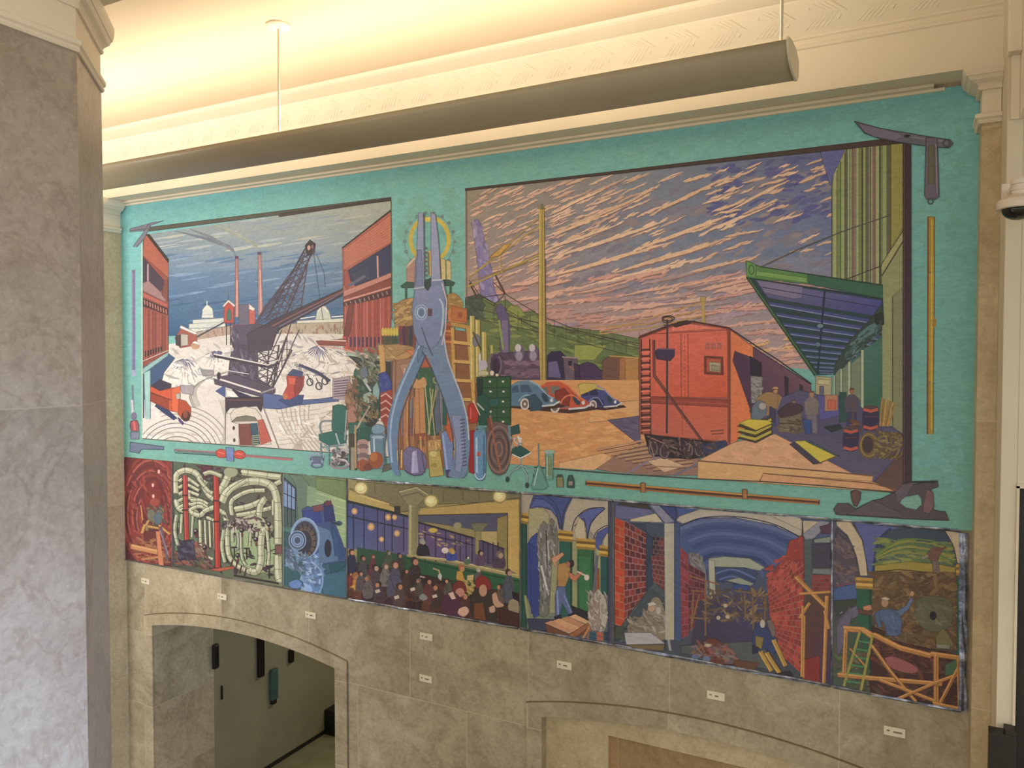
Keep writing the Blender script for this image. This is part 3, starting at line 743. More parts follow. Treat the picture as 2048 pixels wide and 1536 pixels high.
P('3E4E78', '434,782 452,770 453,795'); P('D8D2BE', '454,778 526,798 520,808 456,792'); P('26203A', '466,778 506,794 480,794')
P('2E2630', '453,795 528,794 528,812 524,824 516,812 462,816 454,826'); Ln('6A3C34', '456,800 526,800', 2)
P('C6BCA2', '463,828 472,817 494,813 514,818 525,832 526,842 463,842'); P('6A6650', '466,843 476,834 494,831 512,834 520,843'); P('C8C0AA', '453,828 462,826 466,844 480,848 480,890 453,888')
P('C2B89E', '466,843 522,842 545,888 480,892 480,846'); P('6E3A2E', '480,848 503,847 508,890 482,890'); P('2C4C54', '503,847 517,846 522,888 508,890'); P('A8503A', '518,841 528,838 545,882 524,890'); 
for k in range(6): Ln('8C8C64', f'506,{872 + k * 4} 520,{870 + k * 4}', 2)
El('3A302A', 470, 856, 2.5, 4); El('3A302A', 471, 880, 2.5, 4); Ln('6E6A5E', '454,826 453,888', 1.6); Ln('7A7464', '528,812 560,896', 2)
P('46587C', '528,786 560,790 600,800 640,798 680,792 680,802 600,810 560,818 530,816')
CV.use('painted_orange_truck', LC)
# orange truck and red truck
P('1E2E50', '316,806 330,812 356,836 350,840 330,826 312,812'); P('2E2838', '304,772 322,759 345,768 344,778 322,782')
P('B8481C', '303,772 322,782 345,776 360,774 362,786 362,826 344,822 303,802'); P('8A3214', '303,784 340,798 340,820 303,800'); P('C85A26', '345,778 362,772 363,790 360,826 346,820')
P('A03E18', '360,798 374,802 384,816 384,832 370,842 358,828'); El('3A1C12', 374, 832, 9, 11); El('7A3C20', 373, 828, 5, 8); P('A8A08C', '354,788 362,786 362,798 355,798'); Ln('5E2410', '303,786 346,800', 1.6)
P('4A3A6A', '358,834 370,846 368,850 360,842'); P('96908A', '362,770 390,772 389,790 366,786')
CV.use('painted_red_truck', LC)
P('2E3E66', '560,800 575,790 610,790 606,806 580,812'); P('A83A2A', '576,752 598,750 610,752 609,772 598,790 580,800 568,790 577,772'); P('7A2A22', '590,756 608,754 606,780 592,792'); P('33405E', '577,750 588,738 608,744 606,754'); P('C25038', '578,754 594,756 592,770 580,768'); El('B06030', 573, 793, 5, 6)
CV.use('painted_snow_loader', LC); Ln('2F3346', '600,730 636,744 662,762', 6); Ln('4A5468', '602,732 640,750', 2)
CV.use('painted_snow_loader', LC)
for a, b_ in ((622, 764), (640, 772), (652, 762)): Rg('33303C', a, b_, 6, 7, 2); Ln('33303C', f'{a - 6},{b_ - 16} {a + 6},{b_ + 6}', 1.6)
CV.use('winter_yard_picture', LC)
P('9A8C88', '668,758 702,752 702,800 668,798'); 
for k in range(7): Ln('4E4450', f'670,{763 + k * 5} 700,{760 + k * 5}', 1.8)
P('B8BCB4', '398,738 430,740 430,746 402,750'); P('8A857C', '404,740 430,742 430,750 408,752')
CV.use('painted_brick_warehouse', LC)
# right warehouse
P('9E5844', '687,497 784,424 784,715 690,700'); P('AE6C54', '689,500 784,430 784,486 693,538')
for k in range(9): Ln('97563F', f'{690},{504 + k * 4} 784,{436 + k * 6}', .9)
Ln('2A2426', '686,497 784,421', 3); P('2C3450', '696,542 784,488 784,548 740,562 712,572 700,556'); Ln('C09480', '757,512 758,556', 3.2); P('8A4838', '690,540 698,540 704,566 696,580 690,570'); P('343A4E', '704,548 740,530 742,560 712,568')
Ln('57586A', '700,572 732,552', 6); P('B07A68', '690,582 784,546 784,556 690,594'); P('7A4034', '690,594 784,556 784,574 690,602'); Ln('C09080', '690,602 784,574', 2.6); P('46241F', '688,606 784,578 784,592 690,614')
for k in range(10): Ln('8A7A78', f'{694 + k * 9},{606 - k * 2.6} {696 + k * 9},{613 - k * 2.6}', 2.2)
P('964638', '690,614 784,592 784,712 690,700')
for k in range(17): Ln(rnd.choice(['7A3A30', 'B4705C', '843C30', 'A85E4C']), f'{693 + k * 5.4},{612 - k * 1.2} {693 + k * 5.4},{702}', 1.7)
for k in range(11): R_('3E2A42', 694 + k * 8, 674, 698 + k * 8, 694)
P('6E3428', '700,608 710,604 704,660 696,680 690,670'); P('B8503C', '688,672 694,674 700,700 690,698'); Ln('C8A090', '690,702 740,708', 2)
P('97A890', '696,704 730,712 726,722 696,712'); P('7A3C2C', '634,682 694,678 694,692 640,690'); Ln('D8CCB8', '646,680 694,682', 1.6); Ln('C08A70', '634,690 700,700 740,716', 2)
P('2C302C', '700,712 784,724 784,760 740,750')
# picture edges
CV.use('winter_yard_picture')
P('4A4A3C', '300,455 784,395 784,402 300,463'); P('3C3430', '560,428 784,397 784,401 560,434'); Ln('C9C4A8', '286,487 287,876', 1.8); Ln('4E5040', '784,402 786,640', 1.6); Ln('4C4A3A', '288,877 420,887 640,903 784,914', 1.8)
CV.use('painted_bevel_blade')
P('6E6C74', '262,458 300,448 304,446 330,442 300,452 290,462 262,464'); P('6A6E74', '286,470 300,448 304,450 292,476 276,494 268,494 278,480'); Ln('44564E', '262,462 320,455', 1.8)

# ---------------- rail yard, right picture
RC = S('932,382 1820,281 1820,990 1785,988 932,920')
CV.use('rail_yard_picture', RC)
G4('932,378 1240,340 1240,520 932,520', ['86806E', '7E8080', '7C8288', '90847A'], 6, 5)
G4('1240,340 1820,270 1820,520 1240,520', ['768084', '4A5488', '5E6E8C', '727E8C'], 8, 5)
G4('932,515 1240,515 1240,700 932,700', ['92847A', '7A808A', 'B08C7A', 'B6907C'], 6, 4)
G4('1240,515 1820,515 1820,760 1240,700', ['76808A', '70788E', '9C8A80', 'B09080'], 8, 5)
Scatter(['75767E', '6E7080', '8A8078', '7C7A86'], '1100,420 1660,330 1660,560 1100,600', 260, 16, -.35, .3, 3.4, .06)
Scatter(['4E5286', '5A5E8A', '565A80'], '1420,330 1690,300 1690,440 1420,450', 120, 12, -.3, .3, 3.2, .05)
def cloud(x, y, L_, w, h, s_=None):
    sl = s_ if s_ is not None else -(.12 + .42 * max(0, min(1, (650 - y) / 260)))
    pts = [(x + L_ * t, y + L_ * t * sl + rnd.uniform(-1.6, 1.6)) for t in (0, .2, .4, .6, .8, 1)]
    Ln('8E6E5E' if y > 520 else '7A6A66', [(a + 1, b_ + w * .45) for a, b_ in pts], w * .7, True)
    Ln(h, pts, w, True, .06)
    for _ in range(int(L_ / 14)):
        t = rnd.random(); a, b_ = x + L_ * t, y + L_ * t * sl + rnd.uniform(-w * .6, w * .6)
        Ln(h, [(a - 7, b_ + 3), (a, b_), (a + 8, b_ - 5)], w * .6, True, .08)
ck = ['C4A68A', 'C8AA90', 'B89C84', 'CCB096']; pk = ['C69C84', 'BE9080', 'CAA48C']; tk = ['CEB08A', 'D2B694', 'C4A684']
for k in range(150):                       # fine ripples top left
    x = 936 + rnd.random() * 190; y = 384 + rnd.random() * 190
    cloud(x, y, rnd.uniform(14, 40), rnd.uniform(2.6, 4.6), rnd.choice(ck), -.42)
for k in range(64):
    x = 1090 + rnd.random() * 240; y = 352 + rnd.random() * 120 + (1330 - x) * .1
    cloud(x, y, rnd.uniform(18, 60), rnd.uniform(2.6, 5), rnd.choice(ck + tk), -.42)
for x, y, L_, w in ((1110, 470, 190, 6), (1095, 520, 240, 7), (1090, 555, 260, 7), (1150, 578, 250, 8), (1230, 545, 240, 8), (1095, 500, 150, 5), (1270, 500, 200, 7), (1400, 470, 150, 6), (1330, 560, 170, 6),
                    (1180, 440, 120, 5), (1100, 430, 110, 5), (1300, 430, 160, 6), (1460, 420, 120, 5)):
    cloud(x, y, L_, w, rnd.choice(tk))
for k in range(36):                        # bolder cream clouds in the blue
    x = 1330 + rnd.random() * 330; y = 320 + rnd.random() * 210
    if y < 455 - x * .07: continue
    cloud(x, y, rnd.uniform(22, 70), rnd.uniform(3.5, 6.5), rnd.choice(tk), -.38 + rnd.uniform(-.1, .25))
for k in range(26):
    x = 1400 + rnd.random() * 250; y = 322 + rnd.random() * 60; cloud(x, y + (1660 - x) * .08, rnd.uniform(20, 46), 4, rnd.choice(tk), -.32)
for k in range(115):                       # rosy bands low in the sky
    x = 940 + rnd.random() * 640; y = 560 + rnd.random() * 110; cloud(x, y, rnd.uniform(40, 130), rnd.uniform(4, 8), rnd.choice(pk + ['B48C80', '9C8890', 'A08C88', 'CCA488']), -.1 - .1 * (y < 600))
for k in range(30):
    cloud(1480 + rnd.random() * 120, 660 + rnd.random() * 70, rnd.uniform(30, 60), 5, rnd.choice(pk + ['8E847E', 'D0A868']), -.1)
# smoke
Bl('76709A', '944,446 958,440 968,470 975,500 985,540 990,575 1000,600 1018,620 1012,660 998,680 990,640 965,600 958,540 952,490')
Scatter(['8A84A6', '66628A', '7E7896', '9A90A2'], '948,450 966,450 1004,640 968,600', 60, 8, 1.3, .5, 3)
# hill
P('5E7040', '932,596 960,588 990,606 1015,600 1030,612 1048,625 1070,622 1095,650 1140,655 1200,662 1250,672 1290,680 1290,770 932,770')
P('7E8A42', '1012,622 1024,610 1040,614 1054,632 1040,650 1020,650'); P('76844A', '1056,634 1072,630 1090,650 1060,660'); P('6E8240', '955,600 968,596 975,618 960,620')
Scatter(['46562E', '6C7E42', '8A9650', '3E4C2C', '58683A'], '935,606 1280,690 1280,748 935,748', 330, 9, .25, .35, 4)
P('3C4E3E', '932,596 960,588 972,612 960,636 932,640'); Scatter(['33443A', '4A5C44'], '934,596 968,600 968,640 934,640', 30, 6, .5, .6, 3)
P('8A9444', '1150,690 1215,690 1190,720 1150,720')
for t in ('960,590 1050,640 1290,690', '990,566 1012,588 1080,630 1160,662 1290,694', '960,620 1100,650 1290,700', '965,640 1100,668 1280,716', '1012,588 962,596', '1012,588 990,610', '1012,592 1013,640', '940,560 968,600 1080,660', '1290,700 1400,660'): Ln('403830', t, 1.4)
for k in range(12): Ln('3A4028', f'{990 + k * 24},{610 + k * 6} {990 + k * 24},{650 + k * 5}', 1)
Cv('4A3A30', '990,545 1000,565 1012,588', 3.5, 4); Cv('4A3A30', '941,566 950,584 958,598', 3.5, 4)
Bl('5A5070', '992,618 1004,608 1020,640 1020,700 1010,740 1002,700 1002,650'); P('6E6680', '1004,640 1018,640 1020,720 1006,720')
# poles and yellow wires
for a, b_ in (('940,556', '1080,436'), ('950,548', '1080,452')): Ln('A08C40', f'{a} {b_}', 2)
Ln('A8923C', '932,576 1080,510', 3); Ln('8A7434', '945,562 1080,518', 2); Ln('A8923C', '1003,500 1004,546', 1.5); P('B89444', '980,516 1010,490 1024,488 1000,512')
P('A6944A', '1080,412 1090,412 1093,760 1079,760'); Ln('7C6C34', '1086,424 1086,760', 1.6); Ln('BCAC5C', '1081,420 1081,756', 2); Ln('5C5030', '1093,520 1094,760', 1.2); P('6A6A54', '1083,408 1088,408 1089,420 1082,420')
Ln('7E9448', '1000,640 1008,700', 4); Ln('A6A04A', '985,690 986,730', 5)
for t in ('1180,655 1300,648 1408,618', '1200,668 1300,656 1405,632', '1290,690 1340,660', '1200,664 1290,640 1408,604'): Ln('B08C48', t, 2.4)
Ln('AC9448', '1407,596 1408,648', 6); P('A89048', '1402,594 1412,594 1412,604 1402,604')
for k in range(6): Ln('7A6838', f'{1280 + k * 22},{664 - k * 5} {1281 + k * 22},{678 - k * 5}', 1.2)
# locomotive
P('4C3E52', '984,708 1080,700 1082,762 984,762'); Rg('6E5C66', 992, 730, 12, 24, 3); Rg('3C2E3C', 998, 732, 14, 22, 3); El('2E2434', 994, 732, 8, 16)
P('7A6070', '1010,722 1080,720 1080,732 1010,732'); P('6A5264', '1010,738 1080,736 1080,756 1010,756'); Scatter(['8A6E78', '584658', '402E44'], '1008,720 1078,718 1078,756 1008,756', 40, 6, .1, .3, 3)
for x in (1040, 1068): El('5E5464', x, 706, 10, 18); El('B8B2AE', x - 2, 696, 6, 8); El('8A8490', x, 712, 7, 10)
P('2A2440', '1096,760 1096,712 1104,704 1122,702 1136,716 1146,766'); P('625A7C', '1098,724 1116,722 1124,756 1098,754'); P('5E5058', '1128,714 1156,716 1160,760 1132,764'); Ln('8C7C7E', '1126,714 1158,716', 3)
P('42304A', '1158,730 1176,724 1190,728 1212,748 1240,760 1236,790 1160,790'); P('38283E', '1150,726 1160,730 1164,780 1152,780'); Ln('8A5C48', '1140,732 1150,740', 2.6); P('231A30', '1138,722 1146,722 1144,732 1138,730')
P('6A4A3A', '1206,722 1222,712 1250,716 1250,785 1214,782 1206,760'); P('98683C', '1240,716 1280,714 1280,782 1240,784'); P('A87A40', '1252,718 1278,716 1278,780 1252,782'); Ln('B09048', '1220,712 1280,716', 2.4); Scatter(['2E2428', '4A3A34'], '1242,784 1282,784 1282,800 1242,800', 20, 5, .1, .3, 2.5)
# ground
G4('1000,760 1300,760 1300,940 1000,932', ['C48E52', 'C89458', 'C28852', 'C0884E'], 5, 5)
P('C89A5E', '1180,808 1282,800 1282,835 1180,845'); Scatter(['CC9856', 'C08648', 'D2A060', 'BC844C'], '1030,830 1278,820 1278,925 1070,925', 190, 14, .05, .25, 4, .05)
P('5A5068', '1217,840 1282,831 1282,890 1292,898'); Scatter(['665C70', '50485E'], '1230,842 1280,836 1280,884 1250,862', 25, 8, .4, .2, 3)
CV.use('painted_cars', RC)
# cars
def car(x, y, s_, body, dark, hi_, roof):
    T = lambda t: [(x + a * s_, y + b_ * s_) for a, b_ in S(t)]
    P('3C2420', T('0,50 110,50 118,56 60,64 -4,58')); P(body, T('-2,10 14,0 40,-2 56,6 78,28 96,38 102,46 70,56 -2,54')); P(roof, T('-2,10 14,0 40,-2 54,5 60,12 40,8 10,10'))
    P(dark, T('2,14 14,8 18,24 2,26')); P(dark, T('20,8 38,8 46,24 22,24')); Ln(hi_, T('40,-1 58,8 78,30 92,38'), 3 * s_); P(dark, T('30,34 46,30 56,38 60,52 30,54'))
    Ln(hi_, curve(T('16,44 28,32 44,32 56,50'), 4), 2.4 * s_); El('C0B4A4', *T('30,50')[0], 10 * s_, 13 * s_); El('6A5A52', *T('30,50')[0], 6.5 * s_, 9 * s_); El('CCC2B2', *T('30,50')[0], 2.4 * s_, 3.2 * s_)
    Ln('B8BCB4', T('58,55 92,52 106,44'), 4 * s_); El('2C4048', *T('74,36')[0], 6 * s_, 12 * s_, 14, -.5); El('C6C8BC', *T('88,42')[0], 3.4 * s_, 4 * s_)
car(1165, 772, .76, '3E4470', '282848', '7A80A4', 'B4A048'); P('B8A24C', '1158,770 1168,766 1195,768 1196,776 1162,790')
car(1082, 764, .98, 'B04A2A', '6A6A5E', 'C86C42', 'B8502C'); P('7A2E1E', '1112,782 1130,776 1142,790 1140,812 1112,812'); Rg('C86C42', 1143, 812, 20, 22, 3, 190, 330)
car(1024, 762, .92, '4E7080', '3A5064', '86A2AA', '5A7C88'); P('2E4C58', '1058,792 1072,788 1086,806 1084,820 1062,822')
CV.use('rail_yard_picture', RC)
# track bed and sleepers
P('8A6A54', '1180,935 1282,890 1400,880 1400,950 1260,950'); P('CBA06A', '1120,925 1210,905 1225,916 1190,940 1120,938')
for k in range(9): Ln('A8845C', f'{1196 + k * 14},{898 + k * 5} {1290 + k * 14},{880 + k * 6}', 3.4); Ln('5C4238', f'{1196 + k * 14},{902 + k * 5} {1290 + k * 14},{884 + k * 6}', 1.6)
Ln('7C7078', '1250,950 1290,926 1340,905', 5); Ln('6E6268', '1350,950 1400,925', 5); P('C0A078', '1296,922 1330,914 1370,932 1330,944'); Ln('8A6C50', '1290,932 1370,934', 2)
CV.use('painted_boxcar', RC)
# red boxcar
P('8E4A38', '1280,672 1345,648 1385,642 1460,655 1460,892 1400,886 1300,868 1280,868')
P('C8604A', '1284,676 1345,654 1384,648 1455,658 1456,795 1284,792'); G4('1284,690 1455,668 1456,795 1284,792', ['C8604A', 'CC6448', 'BE5026', 'C25A40'], 5, 5); G4('1305,798 1456,806 1456,882 1305,868', ['B85640', 'BC5A38', 'B86040', 'B25A44'], 4, 3)
P('D07056', '1345,654 1384,648 1455,658 1400,660 1345,664'); Ln('7E3426', '1305,668 1455,660', 1.6); Ln('4A2620', '1278,676 1345,650 1384,643 1459,656', 3.4); P('3C2420', '1346,650 1358,644 1376,641 1384,646 1352,655')
P('8C3C2A', '1302,793 1457,800 1457,814 1302,806'); Ln('A85038', '1302,800 1457,808', 1.4)
for x in (1363, 1377): Ln('8E3E2A', f'{x},668 {x + 1},796', 1.8); 
for k in range(14): El('7A3224', 1370, 676 + k * 8.6, 1.1, 1.3, 6)
Ln('8E3E2A', '1366,808 1366,870', 1.4); 
for k in range(3): P('9A5C50', [(1412 + k * 12, 686 + (k % 2)), (1420 + k * 12, 686), (1420 + k * 12, 698), (1412 + k * 12, 698)]); El('C06050', 1416 + k * 12, 692, 2, 3, 8)
P('6A2E1E', '1410,712 1447,714 1448,750 1410,748'); P('A84E2E', '1414,716 1443,718 1443,746 1414,744'); P('A09878', '1420,724 1442,726 1441,744 1420,742'); P('8C8468', '1424,730 1440,732 1440,742 1424,740')
Ln('7E3424', '1459,658 1459,884', 4); Ln('C86A48', '1463,662 1463,884', 2)
# side in sun and in shade
P('CC6E3C', '1462,660 1507,694 1507,716 1470,702 1467,720 1500,815 1503,838 1476,880 1462,892'); G4('1464,664 1506,696 1506,714 1466,700', ['CE7040', 'D07A42', 'D07A42', 'CC6A3A'], 2, 2)
P('472C42', '1507,694 1622,768 1624,796 1590,806 1505,836 1502,815 1467,722 1470,703 1507,716'); G4('1507,696 1622,770 1620,800 1508,800', ['5A3A4C', '6A4A4E', '5A4048', '4A2E42'], 5, 3)
Ln('2C2024', '1459,656 1510,690 1560,722 1624,768', 2.4); P('20162A', '1501,712 1524,726 1524,754 1502,752'); P('868278', '1502,752 1525,754 1525,806 1504,806'); Scatter(['A09C90', '66645E', '58544E'], '1504,754 1524,756 1524,804 1504,804', 40, 4, .4, .5, 2.5)
for t in ('1570,752 1577,756 1577,812 1571,808', '1600,768 1606,772 1606,806 1601,802'): P('2A1C30', t)
# ladder, brake gear
for x in (1284, 1301): Ln('4A261E', f'{x},678 {x + 1},868', 2.6)
for k in range(13): Ln('3E221E', f'1284,{700 + k * 13} 1302,{699 + k * 13}', 3.6); Ln('D07A5C', f'1284,{705 + k * 13} 1302,{704 + k * 13}', 2.4)
Ln('6A3A30', '1308,680 1309,752 1405,882', 4.4); Ln('3C2420', '1311,680 1312,750 1408,882', 1.6)
Ln('3E2A2A', '1336,640 1335,866', 4); Rg('3A2A28', 1338, 637, 12, 5, 2.2); Rg('3A2A28', 1336, 640, 10, 6, 1.6); Ln('3A2A28', '1328,650 1344,652', 2)
P('3A2A44', '1312,702 1318,697 1351,698 1350,712 1342,722 1314,718'); Ln('6A5468', '1318,698 1350,699', 2); Ln('5A2E28', '1422,862 1448,860 1448,866 1424,868', 2)
# running gear
P('261C20', '1290,868 1420,882 1452,886 1440,908 1380,918 1310,912 1296,892'); 
for x, y in ((1308, 896), (1330, 902), (1378, 900), (1400, 898)): El('3A3034', x, y, 11, 16); Rg('7A6660', x, y, 8, 13, 1.8)
for t in ('1296,872 1356,898', '1300,880 1312,920', '1384,876 1376,912', '1360,874 1362,900', '1440,876 1410,910'): Ln('8A6A5A', t, 2.2)
P('2E3450', '1404,888 1452,880 1460,896 1410,916'); Scatter(['1E161A', '4A3834', '6A5448'], '1292,870 1440,886 1420,914 1310,912', 70, 6, .4, .9, 3)
CV.use('painted_loading_shed', RC)
# shed building on the right
P('879262', '1665,330 1690,292 1810,281 1810,560 1766,600 1665,576'); 
P('5C6090', '1640,300 1694,293 1690,300 1686,310 1680,322 1680,332 1672,338 1668,352 1664,372 1660,372')
for i, x in enumerate(range(1668, 1786, 7)):
    top_ = max(0, (1694 - x)) * 2.0; yy = 296 - (x - 1690) * .09 + top_
    P(['96A066', '6C7A48', '8A9A60', '5A5A40', '8EA470', '77604E'][i % 6], [(x, yy), (x + 7, yy - (14 if x < 1690 else .6)), (x + 7, 578 + (x - 1668) * .2), (x, 577 + (x - 1668) * .2)])
for i, x in enumerate((1674, 1682, 1690, 1700, 1712, 1725, 1741, 1760)): Ln('3C4428' if i % 2 else '5E4C40', f'{x},{300 - (x - 1690) * .09 + max(0, 1694 - x) * 2} {x},{578 + (x - 1668) * .2}', 1.6 if i < 5 else 3.4)
Ln('4A4828', '1664,350 1664,578', 1.6)
P('8E8A3C', '1782,286 1808,283 1808,462 1782,500'); P('8C8A40', '1782,288 1806,285 1806,455 1782,495'); Ln('3A3C20', '1781,286 1781,504', 1.6)
P('88905C', '1762,536 1806,466 1806,900 1764,880'); P('9A9A62', '1762,530 1808,460 1808,478 1764,552'); Ln('3C3C28', '1762,531 1808,458', 1.6); Ln('4A4430', '1764,552 1808,480', 3)
P('7A7E58', '1786,592 1806,575 1806,870 1786,860'); Ln('3E4028', '1785,594 1785,870', 1.4); Ln('3E4028', '1762,532 1764,640', 1.6)
Ln('4A4A40', '1515,538 1600,498 1690,462 1781,431', 2.4); Ln('2E3424', '1690,560 1764,532', 2)
# canopy
P('1E3A44', '1497,556 1766,596 1768,648 1668,748 1632,750'); 
G4('1515,562 1764,602 1752,640 1540,600', ['6A667C', '404480', '383E70', '4A4E6C'], 5, 2); P('746C84', '1513,560 1606,574 1604,596 1590,598 1530,586'); Ln('2A2A44', '1520,574 1766,616', 1.6)
for k in range(11):
    u = k / 11; y0_ = 598 + 148 * (1 - (1 - u) ** 1.7); xa2 = 1528 + 110 * (1 - (1 - u) ** 1.6); xb2 = 1764 - 92 * max(0, (u - .25) / .75) ** .8
    y1_ = y0_ + (xb2 - xa2) * .17 * (1 - u)
    Ln('1E3838', [(xa2, y0_), (xb2, y1_)], 7 * (1 - u * .75)); Ln('3A4474' if k < 5 else '3A5474', [(xa2 + 4, y0_ + 8 * (1 - u * .8)), (xb2, y1_ + 8 * (1 - u * .8))], 6 * (1 - u * .75)); Ln('7A84A0', [(xa2 + 6, y0_ + 11 * (1 - u * .8)), (xb2 - 8, y1_ + 11 * (1 - u * .8))], 2.0 * (1 - u * .6))
Ln('14243A', '1650,582 1644,650 1636,748', 4); El('6A8084', 1641, 652, 6, 4); El('5A7478', 1637, 689, 5, 4); El('4A6468', 1635, 715, 4, 3)
P('26442E', '1493,555 1500,553 1636,748 1630,752'); Ln('3C6A3E', '1497,556 1633,750', 2)
P('4E7E3E', '1493,522 1512,532 1616,548 1616,568 1495,556'); P('2C5C40', '1616,548 1766,570 1766,598 1616,568'); P('6C9448', '1514,542 1614,556 1613,566 1514,552'); Ln('1C3A24', '1494,522 1520,534 1766,572', 2); Ln('16302A', '1494,556 1766,598', 2.4); P('5C8A44', '1494,522 1512,530 1512,556 1494,553'); Rg('24401E', 1504, 540, 5, 9, 1.6)
P('2A3E34', '1764,608 1740,640 1700,680 1670,730 1668,752 1700,720 1764,660'); Bl('4A7068', '1716,670 1740,650 1760,645 1762,656 1730,678 1712,690'); Bl('3E6258', '1690,708 1712,686 1718,694 1694,718'); Bl('1E241C', '1750,630 1766,626 1766,650 1752,648')
Scatter(['1E2E28', '5C7A70', '2E4A40'], '1700,690 1764,640 1764,664 1690,730', 40, 6, -.7, .4, 3)
# arcade wall
P('34624E', '1668,750 1764,672 1764,830 1730,836 1700,812 1668,800'); G4('1728,696 1764,684 1764,826 1728,826', ['3C6A5A', '3A6856', '2C5C42', '305E48'], 2, 4)
for x, w in ((1725, 5), (1699, 4), (1683, 3), (1669, 2.5)): Ln('A4AC80', f'{x},{700 + (1725 - x) * .9} {x},{840 - (1725 - x) * .5}', w)
for a, b_ in ((1703, 1721), (1686, 1697), (1672, 1681)): P('6E7A5C', [(a, 728 + (1703 - a) * .6), (b_, 712 + (1721 - b_) * .6), (b_, 800), (a, 800)])
P('9C9468', '1632,752 1664,755 1662,800 1632,800'); P('B0A878', '1636,758 1660,760 1660,770 1636,768'); P('5A5A6C', '1640,772 1648,772 1648,800 1640,800')
# shaded platform floor, goods and men
P('4C4862', '1500,822 1600,780 1640,790 1700,800 1810,870 1810,990 1780,985 1742,966 1552,868'); G4('1560,850 1700,800 1806,890 1742,962', ['4A4660', '46425C', '4A4258', '54505E'], 5, 5); P('4E4C80', '1636,790 1680,792 1684,830 1640,840')
P('5A4238', '1746,966 1806,900 1806,984 1790,982'); P('A27452', '1650,790 1676,790 1676,820 1650,822'); P('B05A3C', '1656,800 1672,800 1672,818 1656,818')
P('22463C', '1679,784 1693,784 1696,842 1680,846'); P('1A2A2C', '1648,854 1680,848 1686,856 1664,864'); 
Man(1704, 776, 86, '4A4450', '8A6040', '5A3020', '303050'); Man(1624, 782, 84, '6E665C', '9A7250', '6A4A30', '6A6468')
Man(1552, 776, 76, '8A7048', 'A87E50', '2A1C18', '3A3E60', -8, 'B08A4C'); Bl('8C6E42', '1514,796 1534,784 1556,790 1552,820 1530,832 1516,820')
Bl('5E6A70', '1506,812 1520,800 1534,812 1532,830 1516,842 1505,834'); El('9A9484', 1526, 812, 7, 7)
P('6E6248', '1560,836 1575,824 1604,820 1604,866 1558,864'); Scatter(['847656', '54482E', '3C3430'], '1558,834 1606,824 1606,866 1558,864', 34, 6, .1, .4, 3); Ln('3A3022', '1560,846 1604,848', 1.6)
Man(1588, 800, 50, '6A4E36', '8A6A48', '4A2C1C'); P('2E4678', '1606,838 1622,840 1622,866 1612,868')
Bl('3E2C30', '1556,822 1580,806 1606,812 1600,826 1564,834'); P('38304A', '1540,812 1552,818 1550,846 1540,840')
def barrel(x0, y0, x1, y1, a='B05038', b_='2A2440'):
    P(b_, curve([(x0, y0), (x0 - 2, (y0 + y1) / 2), (x0, y1), ((x0 + x1) / 2, y1 + 5), (x1, y1), (x1 + 2, (y0 + y1) / 2), (x1, y0), ((x0 + x1) / 2, y0 + 4)], 3))
    h = y1 - y0
    for t, w in ((.1, .14), (.92, .14)): Ln(a, [(x0, y0 + h * t), ((x0 + x1) / 2, y0 + h * t + 4), (x1, y0 + h * t)], h * w)
    El('4A3A34', (x0 + x1) / 2, y0, (x1 - x0) / 2, 4, 14); Ln('7A3A34', f'{x0 + 3},{y0 + h * .45} {x1 - 3},{y0 + h * .45}', 1)
Ln('5A4028', '1704,800 1708,850', 3); barrel(1727, 814, 1756, 856); Scatter(['5E3A26', '7A4A30', '3A2A26'], '1702,842 1724,842 1724,864 1702,864', 26, 6, .4, .8, 3); barrel(1688, 856, 1716, 898)
for k in range(7): Ln(['A07830', '8A6228', 'B08A3C'][k % 3], f'{1760 + k * 3},{852} {1764 + k * 4.5},{796 + k * 1.5}', 2.6)
El('64522C', 1738, 890, 20, 27); El('3C2C2A', 1736, 889, 11, 17); Rg('8A7438', 1738, 890, 16, 22, 2.4)
for k in range(6): Rg(['5A4A26', '7A6632', '6A562C'][k % 3], 1750 + k * 8, 888 + k * .6, 17, 26, 4, -90, 90, 12); Rg('3A3220', 1754 + k * 8, 888 + k * .6, 17, 26, 1.4, -90, 90, 12)
Scatter(['6E5C30', '8A7840', '4A3E22'], '1750,868 1802,864 1802,906 1750,910', 40, 7, 0, .6, 3)
# loading dock
G4('1397,921 1550,868 1718,955 1640,941', ['C29668', 'C4946C', 'C69A64', 'C4965E'], 5, 4); P('C49668', '1397,921 1470,884 1552,868 1744,966 1640,942'); Scatter(['CC9E70', 'BC8C62', 'C8986A'], '1430,915 1545,876 1700,945 1560,930', 60, 12, .2, .5, 3.4, .04)
P('C49A5E', '1397,921 1640,941 1746,952 1744,966 1780,984 1397,956'); P('C0905C', '1528,946 1744,962 1790,982 1520,962'); Ln('6A4630', '1397,921 1640,941 1740,950', 2.6); Ln('6A4630', '1520,962 1528,946 1746,966', 2.2); Ln('7A5030', '1746,966 1800,982', 2)
for k in range(3):
    y = 874 - k * 12; P('3E341A', [(1474, y + 2), (1513, y + 12), (1547, y - 6), (1545, y - 16), (1500, y - 8)]); P('A69A30', [(1477, y - 2), (1512, y + 7), (1544, y - 9), (1543, y - 14), (1512, y + 1), (1480, y - 6)])
P('BCA82C', '1480,846 1498,838 1536,840 1546,846 1513,860'); Ln('3E341A', '1480,848 1513,861 1546,847', 2)
P('3A3440', '1580,888 1596,882 1645,926 1628,928'); P('BCAC30', '1590,882 1612,881 1674,910 1641,924'); P('3E5250', '1618,880 1680,912 1674,912 1612,882'); Ln('5C5220', '1641,925 1675,911', 2)
